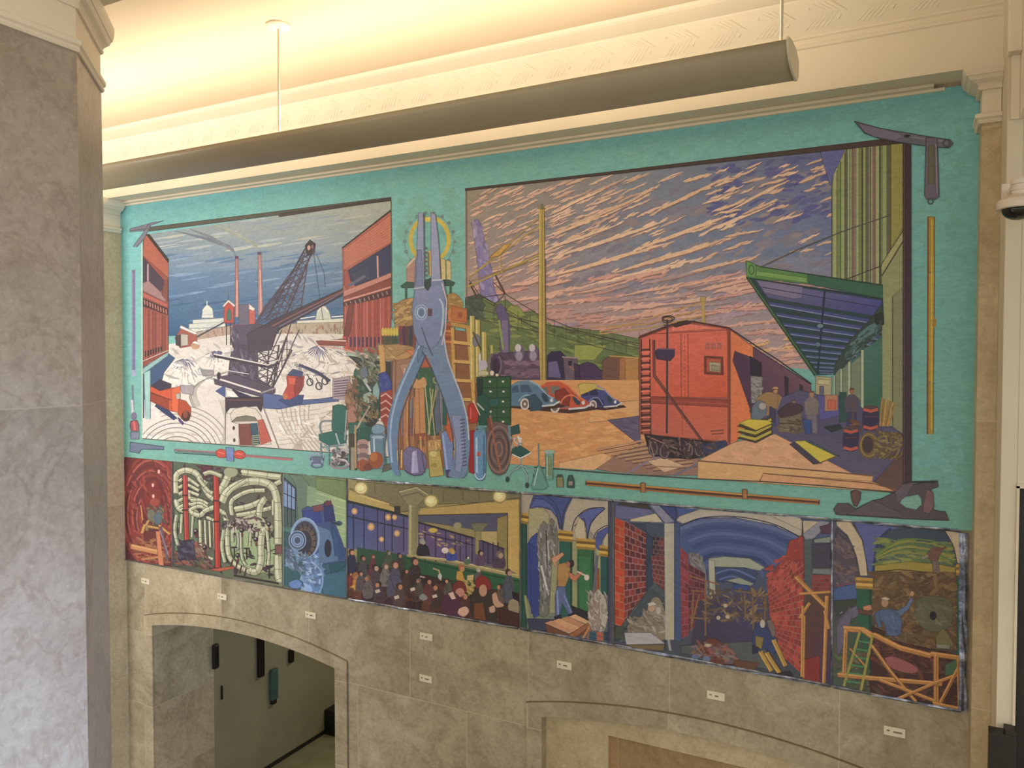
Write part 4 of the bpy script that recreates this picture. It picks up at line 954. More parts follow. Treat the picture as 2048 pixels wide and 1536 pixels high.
# dark painted frame of the picture
CV.use('rail_yard_picture')
P('3E322C', '932,378 1200,347 1500,311 1822,273 1822,286 1500,319 1200,352 932,382'); P('33262A', '1806,280 1822,277 1823,985 1806,990'); Ln('5A3C38', '1808,290 1808,985', 2); Ln('7A6050', '934,382 935,600', 2); Ln('3E3A2E', '1070,934 1250,948 1400,957 1520,962 1640,970 1790,984', 2.4)

# ---------------- things painted over the teal border
CV.use('painted_bevel_gauge')
def tool(h, o_, t, w=1.6):
    q = S(t); P(h, q); Ln(o_, q + [q[0]], w)
tool('5C5E68', '2F3638', '1709,244 1760,258 1840,272 1880,278 1900,281 1906,288 1898,297 1880,296 1840,292 1800,286 1760,279 1730,268')
P('6E6C7A', '1716,248 1800,268 1806,276 1790,282 1750,275 1730,266'); P('1E1C1C', '1809,271 1820,271 1818,277 1808,276'); Ln('7A7C78', '1824,276 1886,284', 3); Rg('3A3E3E', 1893, 288, 7, 7, 2.4); El('6A6A62', 1893, 288, 3, 3, 10)
tool('625C66', '38343A', '1852,277 1874,277 1878,394 1870,400 1852,399 1849,392'); P('5E5C46', '1857,292 1868,292 1869,370 1857,370'); Ln('86808A', '1872,290 1874,388', 2); Rg('3C3C3E', 1861, 404, 5, 5, 2.4)
CV.use('painted_folding_rule', None)
tool('9A8220', '5A3C1C', '1856,434 1869,434 1869,545 1857,545'); tool('A48A24', '5A3C1C', '1856,546 1869,546 1867,763 1854,763'); tool('9A8220', '5A3C1C', '1854,764 1867,764 1867,868 1854,868'); Ln('70401E', '1856,434 1855,868', 3)
El('9A7A24', 1868, 645, 5, 10); Ln('C0A838', '1864,440 1863,860', 2)
CV.use('painted_wooden_beam_compass', None)
Ln('4A2E1C', '1173,965 1400,984 1640,1004', 9); Ln('A8742C', '1175,962 1400,981 1638,1000', 3.4); Ln('94602A', '1175,969 1400,989 1638,1007', 3); Ln('B88238', '1290,972 1400,981 1500,990', 2)
for x, y in ((1287, 975), (1490, 988)): tool('96662C', '4A2E1C', f'{x - 4},{y - 10} {x + 5},{y - 10} {x + 6},{y + 9} {x - 4},{y + 9}')
CV.use('painted_hand_plane', None)
# plane
tool('4A4242', '2A2624', '1668,1018 1676,1006 1698,1006 1712,1017 1746,1000 1762,997 1790,984 1806,972 1850,964 1876,966 1876,972 1862,978 1866,1000 1866,1018 1880,1022 1890,1022 1898,1040 1800,1036 1672,1028')
P('6E9E88', '1800,1005 1806,992 1818,992 1836,988 1842,996 1843,1008 1832,1018 1812,1014'); P('544A4A', '1694,1028 1746,1000 1796,1022 1806,1034'); tool('5C3E38', '2E1E1C', '1702,983 1712,979 1722,984 1720,1000 1714,1012 1708,1010 1704,998'); P('6E5450', '1848,1000 1854,978 1866,984 1868,1012 1858,1026 1846,1022'); Ln('2A2222', '1808,964 1876,962', 4); P('5A5054', '1790,984 1806,968 1828,964 1814,990 1796,1004')
CV.use('painted_screwdrivers', None)
# left tools
Ln('63607A', '269,540 269,748', 7); Ln('7A7890', '267,545 267,740', 2); Ln('8A94A0', '269,740 270,752', 9)
Ln('5A6A70', '267,770 269,820', 4); Ln('B4B4AC', '266,800 268,838', 5); El('6A6472', 270, 832, 6, 8); tool('8A4448', '4A3438', '264,842 276,840 280,850 280,862 264,862 262,850'); Ln('C85A52', '270,842 272,860', 4); tool('6E7480', '3C4448', '263,864 281,864 280,878 264,878'); tool('5C6876', '38484C', '263,884 330,893 330,899 286,898 280,906 262,903')
Ln('5E6A64', '350,900 587,918', 5); Ln('96585A', '352,899 436,904', 2); Ln('A05C58', '492,911 587,919', 4); Ln('2C4A44', '352,905 440,911', 2)
for x in (445, 481): Bl('B23E2C', f'{x - 11},{902 + (x - 445) * .06} {x - 2},{898 + (x - 445) * .06} {x + 8},{901 + (x - 445) * .06} {x + 12},{908 + (x - 445) * .06} {x + 6},{915 + (x - 445) * .06} {x - 8},{913 + (x - 445) * .06}'); Ln('D0604C', f'{x - 6},{904 + (x - 445) * .06} {x + 6},{907 + (x - 445) * .06}', 3)
tool('66789A', '3E5A64', '454,895 470,896 470,922 456,921')

# ---------------- the still life and the giant pliers
CV.use('still_life_of_tools')
# hub sun
Rg('6A8E86', 860, 484, 49, 56, 2)
for k in range(18):
    a = 2 * math.pi * k / 18; El('62807E', 861 + 50 * math.cos(a), 484 + 58 * math.sin(a), 4, 4, 8)
Rg('B4A438', 861, 480, 38, 44, 8, 100, 260); Rg('B8A83C', 861, 480, 38, 44, 8, -80, 80); Ln('C4B84E', '852,440 864,439', 9)
# stone blocks, canopies and bags
P('9E7C6E', '815,535 832,516 832,566 815,566'); P('B8A890', '815,530 832,512 832,520 815,538'); P('B8AC74', '882,516 903,524 904,562 884,562'); Ln('6A7A48', '893,520 894,560', 3)
P('2C5040', '803,572 815,564 832,566 832,576 806,576'); P('2C5040', '888,560 900,560 912,566 908,572 890,572'); Ln('2C5040', '814,575 814,612', 5); Ln('2C5040', '903,570 903,600', 5)
for k in range(7): Bl(['9C7C46', '7E6236', 'A88A54'][k % 3], f'{790 + k % 2 * 3},{612 + k * 7} {808},{600 + k * 7} {830},{596 + k * 7} {830},{606 + k * 7} {806},{616 + k * 7} {792},{620 + k * 7}')
Scatter(['8E7040', '6A5430', 'B89A5E'], '792,606 828,596 828,650 792,650', 40, 8, -.3, .4, 3)
Bl('96783E', '892,592 908,586 922,596 928,612 912,618 892,612'); Scatter(['7A6230', 'B0924E'], '894,592 924,596 924,612 894,612', 16, 6, .3, .4, 3)
P('B4743C', '896,624 905,610 936,618 936,646 900,650'); P('A86632', '905,612 936,620 936,645 905,640'); El('8A4E2A', 922, 630, 5, 6)
# book stack, shelf, ladder
P('8A4A2A', '886,645 905,645 908,760 890,740'); 
for k in range(16): Ln(['A85A30', '7A3E28', 'B87A44'][k % 3], f'887,{648 + k * 7} 906,{649 + k * 7}', 4)
P('8A5E3A', '784,690 960,690 955,930 800,940'); Scatter(['9A6A3C', '7A4A2A', '6A3A24', 'A8804C', '3A5A38', '5A3A28', 'B4703E'], '788,690 950,690 945,900 800,910', 230, 12, 1.5, .35, 4)
P('A8823C', '902,643 946,652 944,660 904,652'); 
P('7E5430', '906,660 940,664 950,800 912,798')
for x0_, x1_ in ((907, 912), (938, 950)): Ln('B48E40', f'{x0_},655 {x1_},806', 7); Ln('5A3A20', f'{x0_ + 4},655 {x1_ + 4},806', 1.6)
for k in range(5): Ln('C09C50', f'909,{684 + k * 38} 944,{688 + k * 37}', 6); Ln('6A4424', f'909,{689 + k * 38} 944,{692 + k * 37}', 2)
for x, t0, t1 in ((946, 632, 760), (957, 640, 765), (970, 664, 755)): Ln('A89C50', f'{x},{t0} {x + 1},{t1}', 9); Ln('6C6430', f'{x + 5},{t0} {x + 6},{t1}', 1.6); Ln('C8BC74', f'{x - 2},{t0} {x - 1},{t1}', 2.4)
Bl('6E7076', '948,676 954,668 962,676 960,690 950,692'); Ln('4A4030', '948,664 964,700', 3); Ln('BCA050', '946,690 950,780', 3); P('C0B8A0', '958,708 964,706 966,752 960,752')
# yellow-necked bottles and crate
for k in range(6): El('B8A638', 768 + k * 5.6, 664, 3, 9, 10); Ln('3E4A30', f'{768 + k * 5.6},672 {768 + k * 5.6},692', 5)
for k in range(5): Ln(['6A2E38', '4A2440', '5A3430', '3A3038', '6E3A34'][k], f'{803 + k * 7},652 {803 + k * 7},700', 6)
P('9A7A48', '762,690 800,688 830,694 830,704 790,724 762,716'); P('A8844C', '790,716 828,696 836,706 800,726'); P('B8703C', '812,700 838,700 832,716'); Ln('6E5028', '762,700 800,724', 2); P('B08A4C', '764,690 772,690 774,750 764,752'); Scatter(['C0A46A', '8A6A38'], '764,692 796,690 796,716 764,716', 20, 6, .9, .5, 3)
P('8E6A50', '785,722 832,716 820,780 800,820 786,840'); P('A07A60', '800,730 828,724 818,770'); Ln('5A3E2C', '787,722 785,850', 2); Ln('5A3E2C', '794,722 792,850', 1.6); Ln('C0A080', '812,736 806,780', 3)
# cabinets and leafy green on the left
P('26402E', '712,742 760,730 762,836 712,836'); Scatter(['2E5A40', '1E3628', '3E6A50', '4E6A44', '28342E'], '712,742 762,734 762,840 712,840', 90, 7, 1.2, .8, 3)
Scatter(['6A7050', '8A8A60', '4E5A3C', '7A8C84', '34402E'], '716,700 766,690 766,756 716,756', 70, 7, .9, .9, 3)
Scatter(['4A5040', '6A5A38', '5A6C66', '2E2C22'], '724,752 760,740 762,770 720,776', 30, 5, .5, .8, 3)
Bl('5E6A70', '724,738 734,732 738,750 730,756 722,750'); P('7A9C90', '748,776 756,764 762,780 760,798 748,798'); Ln('B0B4A8', '732,764 744,782', 4); Ln('9AA090', '730,758 736,766', 7); Bl('8A9A84', '730,788 744,784 748,800 738,806 728,800')
P('8A3E2C', '762,782 786,776 788,846 776,860 764,836')
for k in range(9): Ln('C8A090' if k % 2 else '8C3028', f'764,{786 + k * 7} 774,{780 + k * 7} 786,{790 + k * 7}', 2.6)
P('33407C', '760,748 774,742 784,760 786,778 762,786'); Scatter(['46528A', '262E5E'], '762,750 782,752 784,776 762,780', 12, 5, 1, .5, 3); Ln('5A3A24', '776,856 772,880', 5); Ln('B8904C', '764,690 768,744', 9)
# left desk clutter
P('6A5038', '694,780 710,774 714,850 696,860'); Scatter(['8A5A34', '3A3A2A', '7E6A4A', '5A4430', 'A07A54'], '694,756 716,752 716,856 694,856', 60, 7, 1.2, .7, 3); Bl('9A6E58', '698,820 710,812 716,830 712,846 698,842'); P('2A5C48', '700,846 746,842 746,868 700,868'); Bl('222A22', '730,820 748,816 758,832 752,848 734,850'); El('7A8478', 740, 828, 7, 6)
Scatter(['5C4A2C', '7A6840', '3A3024', '8C7C58'], '712,798 760,790 760,845 714,845', 60, 6, 1.0, .8, 3); Ln('A89C80', '742,812 716,856 700,892', 3); Ln('8A7E60', '740,815 696,900', 1.6)
# milk can, copper ball, coils
P('1E5040', '716,858 748,852 748,880 716,884'); P('5A7880', '742,868 774,868 772,900 776,936 748,938 744,896'); El('7E9AA2', 757, 860, 12, 8); Bl('6E8A94', '746,854 758,848 772,854 768,866 748,866'); Ln('A8BCC0', '750,872 752,930', 3); Ln('44606A', '770,872 772,930', 3); El('90A8AC', 758, 874, 13, 3)
El('8A4A22', 754, 920, 15, 17); El('A4622E', 750, 914, 8, 9)
P('3A3A24', '700,868 716,866 716,940 702,940'); P('8A8468', '704,894 712,894 712,940 704,940'); Ln('A88A5A', '713,850 714,936', 3.4)
for k in range(5): El(['A08070', '6E5A54'][k % 2], 728, 884 + k * 9, 11, 6, 16); 
El('8A4A2A', 728, 930, 12, 12); El('6E381E', 738, 934, 9, 7); P('5A5A44', '770,930 784,926 784,938 766,944')
for k in range(4): Rg(['8C94A0', '4E5A6E'][k % 2], 636, 912 + k * 6, 14 - k, 5, 3)
El('55616E', 636, 918, 9, 6)
El('3E3A38', 682, 916, 16, 16); Rg('8C7A78', 682, 928, 18, 8, 4); Scatter(['C8C2B4', '1A1818', '76706A'], '668,898 698,898 698,930 668,930', 50, 5, .8, 1.4, 3)
CV.use('painted_office_chair', None)
# green swivel chair on the left
Bl('1E5A4A', '668,812 680,809 694,814 696,840 690,866 668,862 667,836'); P('1E5E4C', '640,868 668,862 696,870 694,886 660,890 641,880'); Cv('6C7A74', '666,842 648,842 642,852 646,868', 3.4, 5); Ln('8A9890', '696,820 692,880', 2.4); Ln('A0ACA4', '674,866 682,892', 3)
for t in ('644,884 645,915', '660,890 660,930', '676,888 676,905', '648,894 690,890'): Ln('5E7E78', t, 3)
Ln('7A8888', '652,888 658,900', 4); Ln('A8A4A0', '692,886 700,900', 3)
CV.use('still_life_of_tools', None)
# inside the handles
P('2E5638', '830,736 856,700 882,760 880,870 832,872'); P('A2552C', '846,700 866,700 872,734 842,736')
Scatter(['2E5A3A', '3A6644', '24482E'], '832,740 880,744 878,860 834,860', 40, 9, 1.5, .2, 5)
P('B0804C', '832,766 850,764 854,868 832,870'); Bl('B88E54', '824,764 832,754 840,760 850,754 856,768 848,776 830,776'); Ln('8A5A30', '840,776 842,868', 1.6); P('A8704A', '808,772 822,766 822,800 800,880 790,886'); P('9A6236', '794,830 820,800 818,890 794,900'); Ln('6A8A84', '824,800 824,836', 3)
for k in range(9): Ln(['A8744A', 'B8905C', '7E4A2C', '6A5A6A'][k % 4], f'{792 + k * 5},{810 - k * 2} {796 + k * 4},{900}', 2.6)
P('8A4A32', '832,868 856,866 856,880 832,882'); P('6E7270', '872,770 886,768 890,862 874,866'); P('55606A', '870,820 880,780 884,860 874,868'); Rg('7C8458', 877, 760, 8, 7, 3.4); Ln('8C9460', '868,778 860,870', 3); Ln('A89C68', '862,776 872,872', 2); Ln('A89C68', '874,780 858,870', 2); Ln('B0A878', '852,770 862,868', 2)
for k in range(9): Ln(['9A6E40', '7A5434', 'B08850'][k % 3], f'{798 + k * 9},{872} {800 + k * 9},{905}', 4)
for x in (798, 806): Ln('C8A864', f'{x},900 {x - 1},935', 3)
Ln('9A5A2E', '898,790 900,850', 7); P('24584A', '888,800 896,800 894,850 888,850')
Bl('6A6480', '808,905 820,893 840,898 852,910 855,930 846,948 828,950 812,940'); P('9A98B0', '826,904 836,900 840,945 824,946'); Ln('B4B2C4', '830,902 828,944', 2); Ln('4A4460', '846,904 852,944', 2.4); Ln('3E3A54', '812,940 830,951 848,948', 2)
tool('A8984C', '6A5828', '858,900 882,898 890,950 862,954'); El('C0B26A', 869, 907, 7, 6); P('B08C4C', '858,880 884,878 884,900 858,902'); Scatter(['8C6E38', 'C4A868'], '860,880 882,880 882,898 860,900', 14, 5, 1.4, .4, 3); El('94843E', 870, 930, 6, 5)
P('6A7EA0', '884,866 900,858 912,880 910,952 894,952'); Ln('8AA0BC', '888,870 898,950', 4); P('4A3E5A', '894,940 932,936 930,955 896,954'); P('B0582C', '892,852 912,838 914,880 904,884'); tool('B8963A', '6A4A20', '910,834 918,834 918,936 908,936'); P('B4682E', '900,826 912,820 914,842 896,850')
# green drawer cabinet, extinguisher, cylinder, coil, chair, glass
P('1E4428', '955,754 1024,752 1024,850 960,850'); P('28502E', '968,756 1022,754 1022,846 968,846')
for r in range(5):
    Ln('16341E', f'968,{776 + r * 20} 1022,{775 + r * 20}', 1.6)
    for x in (982, 1008): El('C4BEA8', x + (1 if r % 2 else 0), 763 + r * 20, 2.6, 2.2, 8)
Ln('14301C', '996,756 996,846', 1.4); P('1A5248', '976,800 1000,795 1000,812 978,814'); Bl('1A4A38', '956,796 966,786 980,800 980,830 970,850 958,840'); P('11302A', '955,758 966,758 966,790 957,792')
Ln('A0AA9A', '956,806 970,820', 3); El('A8A4AC', 968, 730, 9, 10); Bl('B4AE88', '960,742 976,742 978,750 958,750'); El('C8BEA0', 986, 746, 4, 5); El('C8BEA0', 996, 750, 3, 3)
Bl('A02C22', '938,812 946,806 956,812 958,838 950,846 940,842'); P('8E1E1C', '940,862 956,858 956,950 940,944'); Ln('C04A3A', '944,815 944,838', 3); Ln('C8B890', '948,800 962,830', 2)
Bl('5E5048', '974,856 984,844 1008,846 1024,862 1026,900 1016,940 1000,950 984,940 976,910')
for k in range(5): Rg(['8A6A5C', '423434', '7A5A50', '4E3C38', '866658'][k], 1000, 898, 24 - k * 4.4, 46 - k * 8, 2.6)
Ln('8E5A3A', '982,830 990,880 1004,945', 4); Ln('6A3A28', '978,836 984,860', 6)
Bl('5A86A0', '950,864 962,858 973,864 974,900 972,952 962,960 952,952 950,900'); Rg('5E7C86', 961, 858, 8, 5, 2.6); Ln('9AB8C4', '955,874 956,945', 4); Ln('3A5C70', '970,870 970,950', 2.6); P('B0483C', '956,904 962,902 962,912 956,912'); Rg('B4C4C4', 962, 946, 10, 12, 2, 0, 180)
P('1E4A42', '1022,854 1040,848 1042,866 1024,870'); Ln('5E7C80', '1020,850 1022,880', 5); P('1C4C44', '1026,896 1042,890 1063,904 1043,915 1026,908'); Ln('C8CABC', '1026,908 1043,916 1064,905', 2.6); Ln('D0CCB4', '1038,872 1044,890', 4); Scatter(['C8C8B8', '6E7A72'], '1022,874 1044,872 1046,892 1024,896', 14, 4, 1.0, .9, 3)
for t in ('1044,916 1044,930', '1044,930 1022,945 1017,958', '1044,930 1056,950 1056,972', '1044,930 1068,940 1072,950', '1044,930 1034,940'): Ln('5E7A76', t, 3.4); Ln('9AB0A8', t, 1.2)
for x, y in ((1017, 958), (1056, 970), (1072, 952)): El('26403A', x, y, 4, 6, 10)
Ln('5E8272', '1079,886 1080,940', 2.6); tool('5C8C7A', '44705E', '1078,930 1082,930 1098,972 1090,978 1068,978 1064,970'); Ln('A8C4B0', '1078,936 1070,970', 1.8)
tool('6C9480', '4A6A58', '1090,902 1112,902 1109,906 1107,958 1094,958 1093,906'); El('8CA890', 1101, 903, 11, 4); Ln('A8BCA0', '1097,912 1097,952', 2.4); P('7A8A58', '1098,912 1104,912 1104,950 1098,950')
tool('7A7A4C', '3C4430', '1115,952 1128,953 1129,974 1116,973'); P('3A4A38', '1116,948 1127,948 1127,954 1116,954'); tool('2E4A44', '1E302C', '1137,958 1140,950 1146,950 1150,960 1150,975 1136,974'); P('8A8070', '1139,962 1147,962 1147,970 1139,970')
CV.use('painted_pliers', None)
# pliers
LH = '865,680 858,700 846,728 828,764 812,800 802,835 797,870 796,905 799,935 803,948 797,951 789,945 781,920 777,885 777,850 784,815 798,775 814,740 830,705 838,672 845,655'
P('5C7A92', curve(LH, 3)); Cv('8CA4B4', '842,690 820,738 800,785 787,830 783,875 786,925', 4, 6); Cv('34485A', '862,690 834,756 812,810 800,860 800,930', 2.4, 6)
RH = '836,655 842,690 860,720 876,760 890,800 902,835 910,870 912,900 905,935 900,952 930,954 938,930 942,890 939,850 928,805 915,770 902,735 894,700 890,660'
P('667E94', curve(RH, 3)); Cv('A8B0B4', '890,670 896,710 908,748 924,790 936,835 940,880', 3, 6); Cv('384A5C', '838,665 848,704 870,748 890,800 904,850 910,900', 2.4, 6); P('7A88A0', '905,830 926,830 932,900 924,945 912,940 914,890')
for k in range(14): Ln('4E4A66', f'{922 + k * .4},{840 + k * 7} {932 + k * .3},{838 + k * 7}', 2.4)
P('6C7C98', '832,578 856,578 862,562 890,562 896,598 896,640 888,668 876,690 862,700 840,690 830,664 826,620'); G4('834,582 888,570 892,640 840,650', ['7884A0', '7480A0', '66809C', '6E7C98'], 3, 4)
P('8490A8', '840,426 849,426 850,470 851,574 831,576 836,500 838,450'); P('8892AC', '864,425 873,430 879,480 884,562 865,562 864,500'); Ln('46526A', '850,430 851,575', 2); P('6E7A98', '838,500 846,500 848,572 833,573')
for k in range(8): Ln('5A5A5E', f'850,{494 + k * 9} 857,{498 + k * 9}', 3); 
P('B4A05C', '858,502 864,500 865,552 860,552'); Ln('5A4A30', '860,505 861,550', 1.6)
P('9AA6B0', '829,576 853,572 853,577 829,580'); Ln('AAB2B8', '866,561 888,560', 3); P('27413A', '852,562 864,556 864,572 858,582 852,576')
El('8C9EB0', 845, 625, 14, 16); El('647A94', 845, 625, 11, 13); Rg('A8BAC6', 845, 625, 8, 10, 2); El('54687E', 845, 626, 5, 6); P('5A3E46', '858,618 866,618 866,632 858,632')
Cv('9AB0B8', '881,598 888,612 888,640 884,672', 4, 5); Cv('47566C', '893,600 896,630 888,664', 2.4, 5); Ln('B8A8A0', '886,566 896,602 893,660 886,690', 2.6)
P('56708A', '838,700 850,690 846,712 838,726'); Cv('3C4A60', '846,655 858,690 868,712', 2.4, 5)
CV_M = CV
finish(CV, mural)
# ------------------------------------------------------------ the row of smaller painted panels
def panel(x0, x1, label, draw, name='painting'):
    cs = [(x0, yt(x0) + 1.2), (x1, yt(x1) + 1.2), (x1, yb2(x1)), (x0, yb2(x0))]
    if x0 < 1229 < x1: cs = [cs[0], cs[1], cs[2], cs[3]]
    mid = hit((x0 + x1) / 2, (cs[0][1] + cs[2][1]) / 2)
    e = empty('painted_panel', (mid[0], 0, mid[2]), label, 'painting', 'row of painted panels under the mural')
    board(e, cs, .014)
    global CV
    CV = Canvas(-.014); CV.use(name, cs); draw(x0, x1); finish(CV, e)
    return e

def tunnel(x0, x1):
    G4('248,910 350,918 350,1140 248,1124', ['5A1E1A', '6A241C', '4A1A18', '4E1E1C'], 3, 4)
    for k in range(11):
        r = 1.0 - k * .075; h = ['7A2A20', '8E382A', '5A1E1A', '84362A'][k % 4]
        Rg(h, 306, 1020 + k * 2, 62 * r, 112 * r, 5 - k * .2)
        if k % 2: Rg('A45A40', 304, 1021 + k * 2, 60 * r, 110 * r, 1.2, 150, 300)
    El('5E1A18', 308, 1000, 24, 46); El('6E2018', 308, 990, 17, 30)
    Scatter(['7E2E22', '4A1614', '92402C'], '254,920 344,928 344,1130 254,1112', 110, 8, 1.1, .6, 4)
    for x, y in ((308, 970), (320, 943), (309, 992)): El('D8A088', x, y, 2.4, 4)
    Scatter(['6A5A3A', '3E3024', '8A6A3A', '54584A', '2E2A26'], '300,1010 328,1010 332,1060 292,1060', 60, 6, 1.1, .8, 3)
    El('5E6048', 305, 1030, 8, 12); El('4A5A5C', 318, 1036, 8, 13); El('8A3A28', 312, 1004, 10, 8)
    for t, w in (('292,1048 286,1066', 5), ('298,1052 320,1056', 4), ('294,1050 300,1040', 4), ('320,1050 342,1068', 4), ('288,1040 284,1010', 2)): Ln('B0843C', t, w)
    P('5A241C', '292,1062 316,1060 320,1100 290,1096'); Scatter(['8A5A34', '6E3A24', '4E2018', 'A06A3A'], '264,1076 340,1080 340,1130 262,1110', 60, 8, .2, .6, 4)
    Ln('B07A44', '264,1092 328,1106', 9); Ln('C08E54', '266,1090 326,1103', 3); P('B87048', '314,1062 322,1062 330,1130 320,1130'); Ln('5A4A4C', '324,1052 338,1120', 5); Ln('7A7078', '322,1060 340,1110', 2); Ln('A8703C', '286,1118 330,1112', 4)
    for k in range(16): Ln('9A5A38', f'{336 + k % 3 * 3},{940 + k * 11} {340 + k % 3 * 2},{946 + k * 11}', 1.2)
panel(250.5, 346, 'small dark red painted panel of a round tunnel with yellow timbers, leftmost of the row', tunnel)

def pipes(x0, x1):
    G4('346,920 568,942 568,1172 346,1136', ['4A5A40', '4A3E34', '6E7850', '34382A'], 4, 4)
    P('8A9C68', '458,1060 552,1054 552,1140 500,1150 470,1120'); P('5A6C48', '352,1000 400,1010 396,1110 352,1100')
    Scatter(['2E2A24', '4A3030', '2A3A2E', '5A5A3C', '3A2030', '24241C'], '350,926 564,948 564,1160 350,1126', 280, 8, .8, 1.2, 3)
    P('4A1E24', '404,930 428,932 430,950 410,958'); Scatter(['5A2A3A', '3A1A24'], '392,930 440,934 440,956 396,956', 20, 6, .5, .8, 3)
    b1, h1 = '9A9A72', 'BCBC94'
    Pipe('354,986 354,952 372,940 394,946 404,962', 11, b1, h1, rings=4)
    Pipe('354,1000 362,1018 390,1022 400,1034', 10, b1, h1, rings=4)
    for k in range(5): Pipe(f'360,{962 + k * 13} 376,{956 + k * 13} 400,{972 + k * 9}', 6, b1, h1, rings=4)
    for k in range(3): Pipe(f'384,{1000 + k * 9} 402,{1000 + k * 6} 418,{1008 + k * 7}', 7, b1, h1, rings=4)
    Pipe('434,1000 420,990 410,972 414,962', 10, b1, h1, rings=4); Pipe('436,1012 414,1020 402,1030 384,1024', 9, b1, h1, rings=4)
    Pipe('564,954 530,950 486,944', 12, b1, h1, rings=5); Pipe('564,962 544,972', 9, b1, h1); Pipe('440,986 452,966 460,948', 14, b1, h1, rings=4); El('8A8E68', 464, 944, 14, 10)
    Pipe('446,1004 456,984 480,968 510,962 540,968 554,990 558,1040 558,1088', 15, b1, h1, rings=4)
    Pipe('466,1030 464,1006 474,994 500,982 532,980', 8, b1, h1, rings=5)
    Pipe('472,1018 500,1012 524,1002 534,996', 11, b1, h1, rings=4); Pipe('476,1030 510,1024 548,1014', 8, b1, h1, rings=5)
    Pipe('530,1000 522,1014 518,1046 508,1052', 12, b1, h1, rings=4); Pipe('545,1048 528,1062 524,1090 524,1120 516,1142 500,1140', 13, b1, h1, rings=4)
    Pipe('440,1020 452,1030 456,1070 460,1110 476,1130 500,1142', 9, b1, h1, rings=3); Pipe('402,1040 404,1090 410,1108 428,1118', 6, b1, h1, rings=4)
    for k in range(4): Pipe(f'{412 + k * 9},{1040 + k * 2} {414 + k * 9},{1090 + k * 4}', 4, b1, h1)
    for k in range(4): Ln('3E2A1E', f'{468 + k * 9},{1118 + k * 6} {464 + k * 9},{1134 + k * 6}', 3.4)
    Pipe('478,1066 480,1090 470,1100', 8, '7A8468', '98A07C'); Pipe('558,1112 559,1150 564,1164', 15, b1, h1, rings=4); P('6A4638', '553,1090 566,1090 566,1106 553,1106')
    Bl('A4A67C', '484,1036 510,1028 532,1040 526,1056 496,1052'); Scatter(['24181A', '4A2A2A', 'B0A890'], '458,1036 500,1036 500,1058 462,1056', 44, 5, .6, 1.2, 3)
    for x, y in ((374, 958), (374, 990)): El('A8A080', x, y, 9, 5)
    for a, b_, w, c1, c2 in (((372, 950), (376, 1084), 9, '8E2E20', 'A8483A'), ((434, 944), (438, 1134), 10, '94281A', 'B23E2A')):
        Ln('2A1A14', [a, b_], w + 2.4); Ln(c1, [a, b_], w); Ln(c2, [(a[0] - 2, a[1]), (b_[0] - 2, b_[1])], 2.6)
        for t in (.3, .52): q = a[1] + (b_[1] - a[1]) * t; Ln('3A1A16', f'{a[0] - 6},{q} {a[0] + 7},{q}', 3)
    P('A85030', '420,1138 470,1132 470,1136 440,1142'); Scatter(['8A4432', '7A6850', '5A4A3A', '3A2A22'], '350,1090 420,1080 424,1140 352,1128', 80, 8, .6, .9, 4)
    P('2E2630', '356,1082 390,1078 394,1118 360,1120'); Scatter(['3A3444', '4E4654', '1E1A20'], '356,1082 392,1080 394,1118 360,1116', 30, 6, .5, .8, 3)
    for t, w in (('356,1030 352,1060 358,1090', 7), ('366,1028 364,1066', 5), ('388,1032 386,1074', 5), ('450,1060 446,1092 452,1124', 7), ('466,1050 468,1084', 6), ('484,1064 486,1112 494,1130', 6), ('504,1060 502,1092', 5), ('516,1064 514,1086', 5),
                 ('536,1062 540,1104 538,1130', 6), ('446,952 424,944 410,948', 8), ('496,960 470,976 456,990', 7), ('548,1000 548,1030', 5), ('416,1034 430,1040', 6), ('400,958 418,980 428,986', 7)): Pipe(t, w, rnd.choice(['8E9068', '9A9A72', '7E8460']), 'B4B68E', rings=rnd.choice([0, 3, 4]))
    for x, y in ((486, 1060), (504, 1052), (470, 1046), (514, 1078), (540, 1048), (394, 1062), (412, 1094), (452, 1046), (478, 1110)):
        El('2A1C1C', x, y, 5, 5); El('8A8A80', x - 1, y - 1, 2, 2); Ln('2A1C1C', f'{x},{y} {x + 1},{y + 14}', 2.4); El('6A2A26', x + 1, y + 9, 2.4, 3)
    Scatter(['1E1A1A', '3A2228', 'C8BCA0', '5A2A2A', '2A3226'], '446,1030 530,1026 530,1064 450,1060', 46, 5, .7, 1.3, 2.6)
    for x, y in ((496, 1096), (471, 1094), (541, 1134)): Ln('2A2018', f'{x},{y} {x},{y + 22}', 3); Ln('2A2018', f'{x - 6},{y} {x + 6},{y}', 3)
    Ln('2E2018', '470,1150 560,1166', 4)
panel(349, 566.5, 'painted panel of tangled cream pipes with two upright red pipes', pipes)

